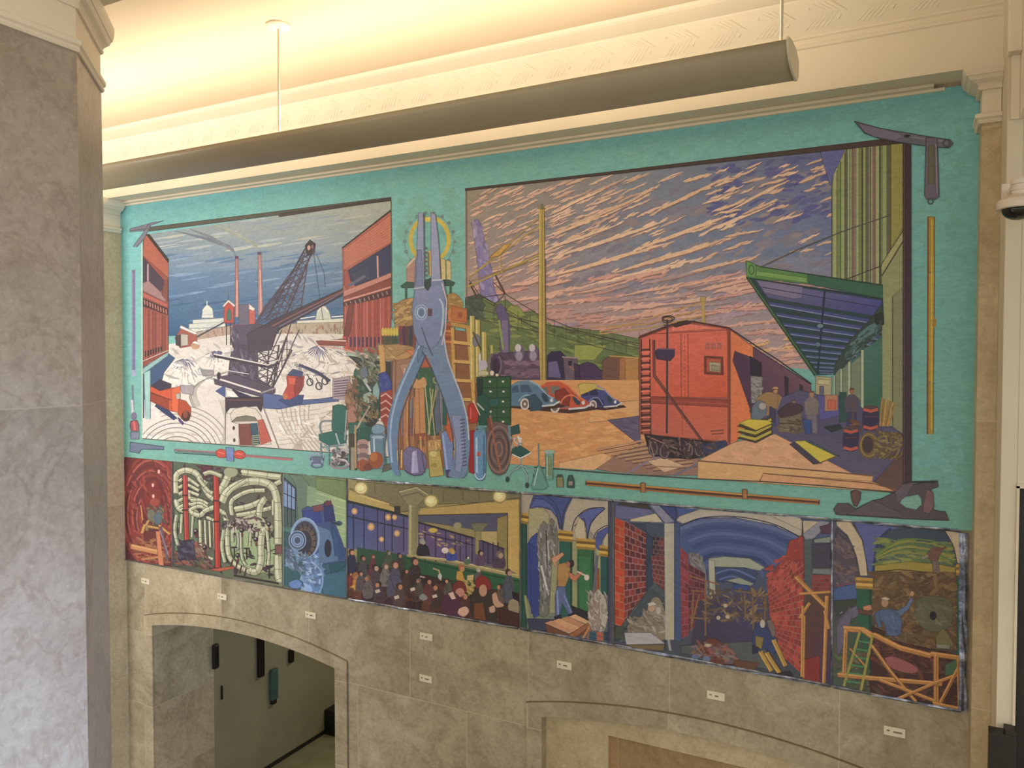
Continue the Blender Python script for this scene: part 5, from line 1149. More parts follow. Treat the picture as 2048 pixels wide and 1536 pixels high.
def machine(x0, x1):
    G4('566,944 697,956 697,1200 566,1166', ['4A6A50', '6A7C50', '2C5A5C', '2E605E'], 3, 5)
    P('5A6C54', '580,948 604,950 620,968 624,1060 600,1070 594,970'); G4('616,970 696,996 696,1100 616,1040', ['6E845E', '94A870', '8CA46C', '7A906A'], 3, 3); P('667A44', '634,954 697,962 697,1000 634,978')
    P('3E5048', '566,950 594,975 594,1056 566,1052'); P('7088A0', '570,960 592,977 592,1020 570,1012'); 
    for t in ('570,956 593,976 593,1056', '568,985 592,996', '568,1012 592,1020', '577,965 577,1050', '585,970 585,1053'): Ln('1E2630', t, 1.8)
    for k in range(6): Ln('AAC080', f'{634},{985 + k * 14} 697,{1004 + k * 14}', 1)
    G4('566,1060 697,1096 697,1205 566,1170', ['2E4A44', '26505A', '2E5C68', '2A5450'], 3, 3); P('1E4A50', '660,1120 697,1110 697,1130 664,1150'); P('34606A', '640,1150 697,1140 697,1196 650,1190')
    P('34486C', '606,1018 618,1012 634,1016 648,1008 656,1000 668,1010 674,1050 700,1120 640,1130 610,1060'); P('2C3A70', '606,1022 640,1018 646,1044 612,1044'); P('282E5A', '650,1006 664,1004 672,1040 652,1044'); P('6A3E40', '626,1012 646,1008 650,1020 630,1024'); P('5A2E34', '650,1004 664,1000 666,1010 652,1012')
    P('4E6A80', '636,1050 662,1060 680,1120 640,1128'); P('2A4A6A', '664,1040 680,1080 690,1110 672,1112'); El('3E4E50', 680, 1046, 7, 5); Ln('26343C', '664,1044 682,1048', 4); El('1E1E2E', 658, 1096, 7, 18)
    El('6C8698', 612, 1076, 30, 42); El('3A3A40', 612, 1078, 25, 37); El('5A4A3A', 613, 1082, 20, 30); El('2C2A34', 611, 1084, 15, 24); Rg('7E98A8', 612, 1076, 28, 40, 3)
    for k in range(14):
        a = k * .45; Ln('1E1C22', [(612 + math.cos(a) * 16, 1082 + math.sin(a) * 24), (612 + math.cos(a) * 24, 1080 + math.sin(a) * 35)], 2)
    for r in (17, 12, 7): El(['5A7286', '3E4E60'][(r // 5) % 2], 597, 1080, r, r * 1.1); Rg('8AA0AE', 597, 1080, r, r * 1.1, 1.4)
    El('3A4656', 596, 1082, 4, 5); Scatter(['8CA0B0', '46586A', '2A3440', '6A8296', '5A6A70'], '572,1090 620,1110 610,1150 576,1130', 80, 6, .7, 1.1, 3)
    P('55789A', '612,1120 640,1104 652,1150 640,1194 612,1194'); Scatter(['A0B8C8', '5A7890', '2E4054', '7E98B0', '3E4E5E'], '606,1110 646,1106 646,1192 606,1192', 120, 6, .9, 1.1, 3); Rg('7C9CB0', 622, 1160, 26, 34, 2.4, -70, 90); El('84A0B8', 618, 1178, 9, 9); Bl('5A7AA0', '580,1164 596,1158 606,1166 600,1176 584,1174')
    Ln('A8B4A8', '568,948 568,1170', 1.6)
panel(568, 695, 'painted panel of a big grey blue generator in a green room', machine)

def hall(x0, x1):
    G4('696,955 1044,984 1044,1110 696,1110', ['8E8450', '8C8240', 'A08C50', '8A8048'], 6, 3)
    P('706A44', '716,962 1040,988 1040,1000 880,1008 800,1024 740,995'); 
    for t in ('752,962 752,985', '865,976 865,1000', '888,980 889,1004', '960,984 960,1000', '928,982 928,1000'): Ln('524A2A', t, 1.2)
    P('A8924C', '700,978 716,986 786,1012 820,1030 820,1044 698,1002'); Ln('6A5E34', '700,976 790,1010', 3); Ln('BCA65C', '722,990 780,1008', 3); Ln('5A5030', '800,1024 1040,995', 2)
    G4('842,1018 1040,998 1040,1150 842,1030', ['A68E4C', 'B0944A', 'B89A50', 'A88E4C'], 4, 3)
    # lit ceiling panels and capital
    G4('838,1030 1017,1026 1017,1140 838,1100', ['4A4E58', '46485A', '5A5464', '564E62'], 3, 3); Ln('3A3624', '838,1030 1017,1026 1017,1146', 2)
    P('8A7E4C', '838,1042 870,1046 1000,1066 1010,1090 870,1060'); P('84783E', '996,1036 1016,1030 1016,1140 996,1130')
    El('8C8C60', 917, 1050, 8, 6); Bl('6A6A4C', '944,1046 976,1046 970,1056 964,1064 954,1064 946,1054'); P('86804C', '952,1062 964,1062 964,1110 952,1106'); P('A8965A', '964,1062 996,1062 996,1090 964,1086')
    # dark grid of windows
    G4('697,1002 832,1036 832,1112 697,1096', ['34406A', '544E70', '5A4E66', '48587A'], 4, 3); P('5A4C68', '840,1044 952,1076 952,1130 840,1112')
    for x in (709, 730, 757, 771, 786, 809): Ln('1A2030', [(x, 1002 + (x - 697) * .26), (x, 1102)], 2.6 if x < 720 else 2)
    Ln('1A2420', '697,1002 770,1020 832,1036', 5); Ln('1E2A2A', '697,1032 832,1060', 2.6)
    for x in (852, 873, 893, 912, 922, 934, 946): Ln('26202E', [(x, 1046 + (x - 840) * .27), (x, 1124)], 2)
    Ln('2A2226', '838,1044 950,1076', 4); Ln('2E2630', '838,1064 950,1090', 2.4); P('4A4258', '960,1080 1010,1096 1010,1136 960,1120'); 
    for x in (968, 978, 988, 998): Ln('26202E', f'{x},1084 {x},1128', 2)
    Ln('26202E', '964,1080 1010,1098', 3)
    for x, y, r in ((711, 1022, 6), (744, 1053, 7), (765, 1078, 5), (796, 1066, 6), (778, 1034, 6), (791, 1034, 5)): El('B08A58', x, y, r, r * 1.1); El('D0A868', x, y, r * .55, r * .6)
    El('B8A040', 868, 1060, 9, 5); Scatter(['8A7A5A', 'A88A5A'], '842,1056 940,1080 940,1100 842,1084', 20, 5, .3, .3, 3)
    P('7C7850', '798,982 836,972 862,990 846,1002 838,1010 818,1010 808,998'); Ln('A8A470', '800,984 834,975 860,990', 2); Ln('4E4C30', '806,992 838,984 856,996', 1.6)
    G4('819,1008 838,1008 836,1112 818,1108', ['8A8454', '6E6A44', '7A7448', '8E8858'], 2, 2); Ln('A8A06A', '823,1010 822,1108', 3); P('2E2A24', '791,1012 802,1012 802,1030 791,1028')
    for x, y in ((724, 976), (864, 1002), (1001, 992)): El('8A7E44', x, y, 15, 14); El('CDBE78', x, y, 12, 11); El('E4D890', x - 1, y - 1, 7, 6); Ln('5A5430', f'{x},{y - 14} {x},{y - 22}', 2)
    # counters
    G4('716,1094 816,1110 816,1150 716,1150', ['22482E', '224A2C', '2A3A24', '263A26'], 2, 2); G4('816,1112 1042,1156 1042,1200 816,1180', ['22502E', '1F5A30', '22502C', '24442A'], 4, 2); Ln('9C8E54', '816,1110 900,1120 1042,1154', 5); Ln('C4B47A', '840,1112 900,1118 1040,1150', 1.8); Ln('14301C', '816,1116 1042,1162', 2)
    # floor and dark benches
    G4('697,1128 860,1150 1042,1190 697,1120', ['2E2A20', '33201A', '2A1E1C', '2E221C'], 2, 2)
    P('33211A', '697,1130 780,1140 850,1150 920,1170 1042,1185 1042,1262 697,1202'); Scatter(['4A2818', '2A1A16', '5A3020', '3A2A20', '5E2A1E', '241612', '3A3432'], '697,1140 1042,1190 1042,1252 697,1196', 330, 10, .4, .9, 4)
    Scatter(['6A3A22', '7A2E20', '4A2A30'], '830,1170 960,1190 960,1240 830,1210', 60, 9, .3, .8, 4)
    # people
    def head(x, y, r, skin, hair, tilt=0): El(hair, x - tilt, y - r * .25, r * 1.0, r * 1.1, 12); El(skin, x + r * .35 * (1 if tilt >= 0 else -1), y + r * .2, r * .72, r * .85, 12)
    def bust(x, y, w, h, c, skin='A8744E', hair='2A1C16', t=1, j=1):
        P(c, curve([(x - w * .2, y), (x + w * .3, y), (x + w * .55, y + h * .3), (x + w * .5, y + h), (x - w * .55, y + h), (x - w * .5, y + h * .35)], 3)); 
        Scatter([c, '3A2A24'], f'{x - w * .4},{y + 2} {x + w * .4},{y + 2} {x + w * .4},{y + h} {x - w * .4},{y + h}', 7, w * .2, 1.2, .4, 4, .3); head(x + t, y - h * .12, w * .3, skin, hair, t)
    bust(704, 1108, 18, 34, '1E2438', 'B07A54', '3A1E16'); bust(727, 1120, 16, 36, '3A3A34', '9A5E48'); bust(747, 1116, 12, 30, '5A2E2A', 'A86A54', '6A2A22'); bust(778, 1108, 14, 26, '3E4A34', '8A7A5A', '4A3A24'); bust(800, 1114, 15, 28, '38302A', 'A06A4C', '2A2420')
    bust(752, 1140, 20, 40, '46383A', 'B08A6A'); bust(772, 1136, 18, 34, '6A6258', 'B08E6E', '5A4632'); bust(790, 1136, 24, 60, '4A4650', 'B28260', '4A3222'); P('4A4652', '782,1150 800,1150 812,1172 806,1182 790,1176'); P('C0B494', '800,1168 818,1170 816,1176 800,1174')
    bust(830, 1128, 24, 48, '332622', 'A8744E', '33241C'); bust(813, 1146, 14, 36, '3E2A20', 'A8744E', '2A2420')
    P('2E221E', '820,1150 844,1146 856,1168 830,1180'); Ln('A88A6A', '842,1152 852,1154', 3)
    bust(714, 1158, 24, 40, 'B07428', '9A6A38', '8A5A28'); P('C08A30', '704,1170 716,1166 736,1190 744,1196 722,1200 708,1190'); P('C4A88C', '732,1188 748,1184 752,1194 738,1200'); bust(702, 1150, 10, 20, '6A2420')
    for k in range(15):
        x = 706 + k * 15 + rnd.uniform(-3, 3); y = 1176 + k * 3.2 + rnd.uniform(-3, 5)
        if x > 890: continue
        P(rnd.choice(['3E2216', '4A2A1C', '2E1C1A', '56301E', '332026']), curve([(x - 9, y), (x, y - 5), (x + 9, y + 1), (x + 10, y + 28), (x - 9, y + 26)], 3)); Ln('6A3E24', [(x - 8, y), (x, y - 4), (x + 8, y + 1)], 1.6); Ln('20120E', [(x + 9, y + 2), (x + 10, y + 26)], 1.6)
    for x, y, w, h, c, hr in ((722, 1150, 15, 30, '4E4640', '2A1C16'), (738, 1160, 17, 34, '5A5248', '6A4A2A'), (760, 1172, 18, 30, '3E2E34', '2A1C16'), (800, 1176, 20, 32, '4A3A34', '3A2A1E'), (858, 1166, 18, 34, '5A2E26', '2E1C16'), (876, 1178, 20, 34, '3A2A24', '4A2E1E'), (840, 1164, 14, 26, '4A4234', '6A5A40'),
                            (898, 1164, 14, 24, '4E4A3A', '3A2A1E'), (936, 1196, 20, 36, '4A2A1E', '2A1A14'), (1002, 1176, 16, 30, '5A4A3A', '2A1C18')):
        bust(x, y, w, h, c, rnd.choice(['A8744E', 'B4805A', '9A6A4A']), hr, rnd.choice([1, -1]))
    for x, y in ((752, 1180), (790, 1192), (866, 1190), (906, 1186), (822, 1176), (942, 1206), (986, 1196)): P('B8A888', [(x, y), (x + 9, y - 3), (x + 11, y + 3), (x + 2, y + 6)])
    Ln('A8946A', '868,1136 880,1140 884,1160', 3); El('B0A890', 882, 1152, 4, 6); Bl('7C7A72', '840,1192 848,1186 858,1194 852,1200 842,1198')
    bust(846, 1082 + 4, 18, 24, '241E26', '9A907A', '8A867A'); P('241E26', '838,1092 858,1092 862,1110 836,1108'); bust(905, 1104, 18, 16, '34468A', 'B49458', 'A8842C'); El('C8BCA8', 892, 1100, 7, 6); bust(1000, 1112, 22, 22, '4A3A4A', '9A8460', '6A5A4A'); bust(962, 1108, 16, 22, '54404E', 'A0846A'); bust(936, 1116, 10, 12, '4E6A4A', 'C0AC94')
    P('B08830', '916,1142 926,1140 932,1160 940,1172 940,1184 930,1182 924,1168 914,1156'); head(925, 1136, 6, 'B08050', 'A05A28'); P('B8A060', '936,1150 950,1148 948,1160 936,1160'); Scatter(['B8A050', '6A5A38', 'A88A50'], '930,1160 950,1158 948,1190 930,1188', 30, 5, .8, .8, 3)
    bust(958, 1142, 12, 20, '5A5048', 'B4A088', '9A9484'); Bl('7A2218', '952,1160 964,1150 980,1158 984,1176 972,1180 956,1176'); Bl('33281E', '944,1190 956,1176 980,1180 990,1200 994,1240 960,1242 944,1220'); El('B08462', 968, 1180, 8, 12); P('6A3E18', '950,1206 968,1204 974,1240 950,1236')
    Bl('6A261E', '908,1168 920,1160 932,1168 934,1184 920,1186 908,1180'); El('B07A60', 922, 1184, 9, 9); Bl('4A2434', '890,1192 904,1182 920,1192 926,1216 920,1238 896,1232 884,1212'); Bl('C49A7A', '920,1216 934,1212 940,1222 930,1232 918,1226'); P('C8A890', '898,1186 908,1182 914,1196 906,1198')
    bust(1018, 1150, 20, 46, '464A4C', 'A88468', '3E2A20'); P('464A50', '1008,1166 1024,1164 1030,1200 1012,1206'); Bl('B08A68', '986,1188 994,1184 1000,1200 1010,1210 996,1214 988,1204'); Bl('B49070', '980,1214 990,1210 992,1222 982,1224'); Bl('8A7E5C', '1020,1200 1036,1196 1040,1224 1028,1230 1018,1216'); P('1A161E', '1026,1182 1040,1190 1040,1202 1028,1196'); P('3E1E12', '1000,1214 1040,1226 1040,1252 1000,1244')
panel(697, 1041.5, 'long painted panel of seated people waiting in a yellow lit hall', hall)

def studio(x0, x1):
    G4('1042,983 1230,998 1230,1292 1042,1256', ['A09478', '9A9078', '3A4656', '6E7A52'], 3, 5)
    P('3E4A78', '1070,986 1148,992 1132,1024 1126,1060 1120,1056 1116,1036 1104,1020 1086,1014 1060,1016'); P('4A5684', '1074,992 1096,998 1110,1012 1120,1034 1124,1056 1118,1036 1100,1016 1080,1012 1062,1014')
    Cv('222A4C', '1068,996 1092,1000 1112,1020 1122,1056', 1.6, 5); Cv('222A4C', '1086,988 1108,1002 1122,1030 1126,1058', 1.6, 5)
    P('9A9468', '1059,1018 1076,1014 1092,1018 1100,1030 1098,1110 1056,1200'); P('33427A', '1056,1088 1064,1074 1076,1064 1080,1230 1070,1236 1056,1190'); P('2E3C70', '1060,1084 1078,1100 1082,1226 1064,1226')
    P('A2987C', '1148,992 1224,998 1222,1080 1196,1080 1180,1060 1174,1080 1150,1080 1128,1058 1132,1026'); Cv('2C2A22', '1146,994 1130,1020 1124,1058', 1.8, 4)
    P('4E5A88', '1158,1030 1180,1018 1208,1014 1212,1016 1196,1030 1184,1046 1176,1072 1172,1050'); Cv('2C2A30', '1144,1068 1152,1038 1176,1018 1210,1014', 2, 4); Cv('2C2A30', '1176,1080 1184,1044 1212,1016', 2, 4); Cv('2C2A22', '1150,1052 1168,1036 1174,1060 1176,1084', 1.6, 4)
    P('B0A47E', '1160,1034 1170,1044 1174,1082 1154,1082 1150,1060'); P('445080', '1190,1084 1196,1064 1214,1054 1226,1052 1226,1064 1214,1066 1206,1080 1200,1110'); Cv('2C2A30', '1188,1090 1192,1066 1210,1052 1226,1050', 1.8, 4); P('A89E78', '1208,1080 1214,1068 1226,1064 1226,1100 1208,1104')
    P('8A8C5C', '1144,1080 1156,1082 1156,1218 1144,1214'); P('9A9A68', '1192,1094 1204,1104 1204,1200 1196,1190')
    # green columns with gilt bands
    for xa, xb_, ya, yb_, g in ((1040, 1056, 1044, 1262, '1C4A38'), (1120, 1146, 1080, 1234, '1E5242'), (1156, 1190, 1096, 1236, '2A5C34'), (1202, 1218, 1110, 1190, '1E4C48')):
        P(g, [(xa, ya), (xb_, ya + 3), (xb_, yb_), (xa, yb_)]); Ln('14382A', [(xb_ - 2, ya + 3), (xb_ - 2, yb_)], 3)
        for k in range(4): Ln(['A8842C', '6A4E1C', 'C09C3A', '8A6C24'][k], [(xa - 2, ya - 18 + k * 5.4), (xb_ + 2, ya - 15 + k * 5.4)], 5.4)
    Ln('8A8C5C', '1052,1190 1058,1240', 5); P('2E6A3A', '1158,1110 1184,1112 1180,1230 1160,1230')
    # sculpture
    Bl('6A6858', '1076,1070 1088,1042 1098,1050 1104,1036 1114,1052 1118,1090 1112,1140 1104,1170 1098,1226 1080,1226 1084,1160 1078,1120'); Scatter(['8E8C80', '4A4A42', 'B0AEA0', '5E5E54', '33342E'], '1076,1052 1114,1048 1106,1200 1082,1222', 190, 7, 1.4, .5, 4.5)
    El('6E6C5E', 1088, 1056, 8, 11); Ln('B8B6AA', '1084,1130 1096,1180', 4); Ln('A8A698', '1096,1080 1100,1120', 3); Ln('2E2E28', '1094,1060 1096,1130', 2); P('8E8C60', '1106,1110 1118,1118 1112,1224 1100,1226')
    # sculptor
    P('C08A5C', '1104,1116 1126,1104 1130,1108 1114,1124 1112,1134'); P('A07A3C', '1118,1128 1132,1124 1142,1136 1140,1152 1132,1172 1118,1172 1116,1150'); El('2A1C1C', 1144, 1126, 6, 8); El('9A6248', 1138, 1128, 4, 6); P('B06A48', '1138,1142 1152,1150 1166,1140 1166,1146 1152,1162 1142,1156'); Ln('C0A894', '1156,1142 1176,1152', 3); El('C8B8A0', 1175, 1154, 5, 6)
    P('54607E', '1116,1172 1132,1172 1134,1190 1148,1226 1140,1230 1126,1204 1120,1232 1112,1230 1112,1190'); Ln('7A8CAA', '1116,1180 1118,1228', 3); Ln('6A7C9C', '1130,1190 1144,1224', 3); P('22222C', '1110,1232 1124,1228 1126,1240 1112,1240'); P('22222C', '1138,1228 1150,1224 1156,1230 1142,1236')
    # plank stand and bundles
    P('33384A', '1056,1236 1110,1238 1100,1262 1060,1258'); P('241E22', '1144,1210 1180,1224 1182,1240 1150,1236'); P('6A4028', '1092,1246 1140,1268 1178,1248 1178,1262 1140,1282 1096,1264')
    for k in range(4): P(['B8845C', 'C0905E', 'B07C4E', 'C49A66'][k], [(1091 + k * 16, 1245 - k * 4.2), (1104 + k * 16, 1240 - k * 4.2), (1154 + k * 9, 1260 - k * 6), (1140 + k * 11, 1266 - k * 6.6)])
    P('8A5A30', '1140,1268 1184,1240 1182,1252 1142,1280'); Ln('B07A3C', '1166,1278 1182,1250', 4); Ln('9A5A30', '1176,1280 1182,1256', 3)
    P('8A4E22', '1190,1134 1200,1136 1200,1190 1190,1190'); Bl('8A7A66', '1178,1210 1188,1188 1200,1180 1202,1250 1186,1260 1180,1240'); Bl('A09C84', '1200,1190 1210,1190 1216,1220 1212,1256 1202,1256'); Scatter(['A8A08C', '5A4A42', '7A6E60', 'BEB8A0'], '1176,1180 1214,1186 1214,1262 1180,1256', 80, 6, 1.3, .6, 4); Ln('5A5A60', '1196,1110 1190,1180', 6)
    for k in range(6): P(['2A4A58', 'A0563A', '24343E'][k % 3], [(1180 + k % 3 * 15, 1262 + k // 3 * 9), (1193 + k % 3 * 15, 1264 + k // 3 * 9), (1193 + k % 3 * 15, 1272 + k // 3 * 9), (1180 + k % 3 * 15, 1270 + k // 3 * 9)])
    P('3A3E4C', '1218,1000 1230,1000 1230,1292 1218,1290'); Ln('4A4A54', '1226,1000 1224,1288', 4)
panel(1044, 1227, 'painted panel of a sculptor carving among green columns with gold bands', studio)

def bricks(quad, rows, cols_, cs, mort='9A6A60'):
    q = S(quad)
    def B(u, v): return tuple((q[0][m] * (1 - u) + q[1][m] * u) * (1 - v) + (q[3][m] * (1 - u) + q[2][m] * u) * v for m in (0, 1))
    P(mort, q); lv = None
    for r in range(rows):
        for c in range(-1, cols_):
            o = .5 if r % 2 else 0; u0, u1 = max(0, (c + o + .06) / cols_), min(1, (c + 1 + o - .06) / cols_)
            if u1 <= u0: continue
            v0, v1 = (r + .08) / rows, (r + .92) / rows
            P(rnd.choice(cs), [B(u0, v0), B(u1, v0), B(u1, v1), B(u0, v1)], .12)
def vault(x0, x1):
    G4('1228,999 1666,1037 1666,1374 1228,1290', ['4A4E6A', '44506A', '3A3E3E', '40464A'], 5, 4)
    P('3A3428', '1250,1002 1294,1006 1304,1018 1236,1008'); P('5A5C7A', '1232,1010 1300,1018 1326,1044 1232,1036'); P('B0A884', '1262,1038 1312,1026 1326,1044 1262,1042')
    # left brick cell
    P('2E3A44', '1228,1044 1332,1048 1332,1300 1228,1280'); P('3A4650', '1290,1044 1332,1050 1332,1074 1296,1070')
    bricks('1231,1034 1250,1042 1250,1254 1231,1248', 13, 1, ['A83E18', 'B84A20', '9E3414'], 'A06040')
    bricks('1250,1040 1294,1066 1294,1226 1250,1250', 15, 4, ['6E2C24', '5A241E', '823428', '4A2428'], '8E6660')
    bricks('1304,1072 1330,1074 1330,1180 1306,1170', 12, 3, ['5A2C28', '3A2426', '2A2028', '6A302A'], '6E5A58')
    P('2C3848', '1294,1066 1306,1074 1306,1180 1294,1200'); bricks('1304,1110 1330,1112 1330,1190 1308,1180', 8, 3, ['6A302A', '5A2C28'], '7E5E58')
    P('44504E', '1240,1256 1296,1180 1310,1164 1336,1186 1336,1280 1240,1284'); P('3A4648', '1250,1258 1300,1172 1336,1200 1336,1240'); P('3E4434', '1231,1252 1250,1252 1250,1278 1231,1276')
    Bl('7A7058', '1256,1250 1290,1226 1306,1196 1322,1198 1336,1240 1340,1272 1310,1280 1262,1272'); Scatter(['8A8268', '5A5644', 'A09A84', '6A5A40'], '1260,1240 1326,1200 1338,1276 1262,1270', 90, 8, .5, .7, 4); El('A88A6A', 1304, 1214, 7, 9); P('B4AC98', '1296,1206 1308,1202 1314,1208 1300,1212'); El('A8A08C', 1318, 1220, 5, 7)
    P('A09C94', '1250,1264 1302,1264 1332,1286 1254,1288'); P('6A5A34', '1254,1288 1330,1288 1328,1300 1262,1296'); Ln('8C8A80', '1330,1230 1342,1300', 5)
    # pillars
    G4('1330,1046 1350,1046 1350,1278 1332,1278', ['A8A68A', '9C9A80', 'A09A78', '9E9A7C'], 1, 3); P('3A4A66', '1350,1040 1362,1036 1364,1280 1350,1280')
    P('7A7C88', '1296,1004 1318,1008 1350,1042 1332,1046'); P('34406A', '1318,1008 1352,1012 1354,1042'); Ln('1E2638', '1352,1010 1354,1046', 1.6); P('A89E84', '1362,1036 1400,1018 1470,1020 1560,1040 1604,1070 1520,1042 1440,1034'); P('40507A', '1352,1010 1400,1012 1372,1030 1360,1040')
    P('A49C84', '1354,1040 1360,1032 1400,1018 1450,1014 1540,1024 1606,1040 1606,1074 1560,1052 1480,1036 1420,1034 1366,1046'); P('AAA080', '1440,1010 1600,1026 1606,1060 1540,1030')
    # vault rings
    P('3E4E72', '1360,1052 1400,1036 1470,1034 1550,1050 1600,1076 1600,1110 1560,1130 1530,1140 1360,1140')
    for k, (h, w) in enumerate((('55607E', 8), ('36456A', 10), ('4C5E80', 6), ('34446A', 9), ('48587A', 6), ('2C3A5E', 8), ('44547A', 5))):
        y = 1044 + k * 13; xl = 1362 + k * 8; Cv(h, f'{xl},{y + 12} {1410 + k * 4},{y - 2} {1470},{y - 4 + k} {1540 - k * 4},{y + 10} {1600 - k * 12},{y + 32}', w, 5)
    Cv('1E2638', '1362,1052 1400,1036 1470,1032 1550,1048 1604,1076', 2, 5)
    P('8E9478', '1418,1116 1450,1112 1500,1116 1530,1134 1520,1140 1490,1134 1430,1132'); P('33405C', '1430,1134 1490,1134 1516,1144 1510,1168 1432,1160')
    for k in range(4): Cv(['55628A', '2A3654'][k % 2], f'{1432 + k * 4},{1146 + k * 6} {1468},{1138 + k * 7} {1512 - k * 2},{1156 + k * 6}', 3, 4)
    P('848C74', '1452,1160 1480,1154 1508,1166 1500,1172 1470,1164'); P('2E3E6A', '1466,1166 1500,1170 1498,1180 1468,1178')
    P('6A6E6E', '1378,1104 1396,1106 1412,1130 1420,1200 1384,1150'); Scatter(['6E7470', '5A4438', '4A4A50', '8A8878'], '1378,1104 1404,1112 1420,1180 1382,1140', 50, 6, 1.1, .6, 4); P('9A9A80', '1418,1118 1430,1120 1434,1250 1422,1250')
    # brick heaps and timber
    bricks('1362,1092 1378,1110 1378,1270 1364,1276', 14, 1, ['7A2C2C', '6A2628', '863434'], '7E4A50'); bricks('1378,1126 1412,1146 1410,1240 1378,1262', 9, 3, ['5A2428', '6A2C2A', '4A2024'], '6E4448')
    G4('1400,1200 1530,1180 1550,1290 1380,1300', ['3A3240', '3E3A58', '3A3650', '34303A'], 3, 3)
    Scatter(['5A4428', '3A2E20', '6A5434', '7E6A44', '4A4650', '2E2A3A', '8A7040'], '1410,1176 1540,1180 1536,1240 1410,1240', 170, 8, .2, 1.3, 4)
    for t in ('1384,1180 1412,1182', '1388,1182 1384,1260', '1412,1160 1412,1270', '1378,1150 1440,1168', '1380,1234 1412,1236', '1400,1186 1384,1250'): Ln('7A5834', t, 3)
    for t in ('1470,1180 1534,1188', '1506,1190 1508,1260', '1490,1184 1492,1236', '1532,1188 1530,1240'): Ln('6A5430', t, 3)
    for x, y in ((1438, 1234), (1452, 1210), (1456, 1232)): El('A89C78', x, y, 4, 4)
    # right brick wall
    bricks('1534,1160 1608,1072 1610,1352 1546,1292', 20, 8, ['8E3020', '9E3A24', '7A2A1E', 'AC442A', '842E22'], '8E5A4C')
    P('8A3224', '1576,1094 1580,1080 1596,1076 1604,1068 1610,1080 1608,1118 1570,1122'); Scatter(['9C4030', '6A261E', 'A84C38'], '1534,1130 1600,1080 1604,1140 1540,1170', 60, 7, -.6, .7, 3)
    P('44504C', '1608,1070 1626,1070 1628,1330 1612,1330'); P('7C7E84', '1606,1068 1640,1040 1660,1044 1628,1076 1612,1078'); P('A89C7C', '1606,1040 1638,1042 1608,1066'); Ln('30322C', '1606,1038 1605,1072', 2); P('4A3038', '1640,1052 1664,1046 1664,1066 1644,1066'); P('7A8070', '1628,1078 1664,1072 1664,1084 1630,1084')
    P('3A3640', '1624,1088 1664,1086 1664,1140 1626,1140'); P('6A7068', '1626,1136 1664,1136 1664,1148 1626,1146'); bricks('1624,1148 1664,1148 1664,1180 1624,1180', 4, 4, ['7E2E24', '6A2824'], '6A4A48'); G4('1612,1180 1664,1180 1664,1372 1612,1360', ['4A3826', '5A3A24', '2E2A4A', '5A2420'], 2, 4); P('7A261E', '1600,1320 1640,1310 1640,1366 1606,1360')
    for t, w in (('1592,1152 1654,1214', 8), ('1620,1204 1600,1234', 6), ('1600,1186 1664,1182', 5), ('1654,1190 1648,1364', 7), ('1606,1210 1604,1352', 5), ('1610,1230 1608,1354', 3), ('1650,1220 1658,1256', 6)): Ln('A0702E', t, w); Ln('C08C44', [(a - w * .2, b_) for a, b_ in S(t)], w * .3)
    # rubble and bent man
    P('4A4E48', '1362,1290 1520,1280 1560,1340 1430,1320 1364,1304'); Bl('5A3020', '1400,1296 1416,1276 1440,1280 1470,1308 1480,1326 1440,1326 1410,1316'); Scatter(['7A4030', '3A241C', '8A5A3A', '6E6A60', '4A4A50'], '1388,1282 1466,1290 1476,1326 1390,1310', 80, 8, .5, .9, 3.5); El('A89878', 1417, 1289, 7, 3); El('5A6A78', 1414, 1316, 8, 6); El('56607A', 1392, 1312, 7, 5)
    P('5A3A22', '1470,1318 1520,1324 1506,1344 1470,1330')
    Bl('2C3858', '1506,1270 1512,1250 1524,1244 1540,1262 1556,1280 1550,1306 1530,1296 1508,1300'); El('A8A084', 1526, 1246, 5, 8); Bl('6A5A50', '1534,1240 1544,1240 1552,1260 1546,1272'); P('20243A', '1506,1290 1520,1284 1516,1304 1506,1306')
    for t in ('1522,1302 1544,1340', '1534,1304 1560,1344', '1548,1278 1572,1330'): Ln('A07C2C', t, 9); Ln('5A4018', [(a + 5, b_) for a, b_ in S(t)], 1.6); Ln('BC9840', [(a - 3, b_) for a, b_ in S(t)], 2)
    P('7A6A30', '1512,1270 1528,1274 1524,1296 1512,1290'); P('26201E', '1550,1346 1580,1340 1590,1356 1560,1354')
panel(1229, 1662, 'wide painted panel of red brick walls under blue vaults with bricklayers', vault)

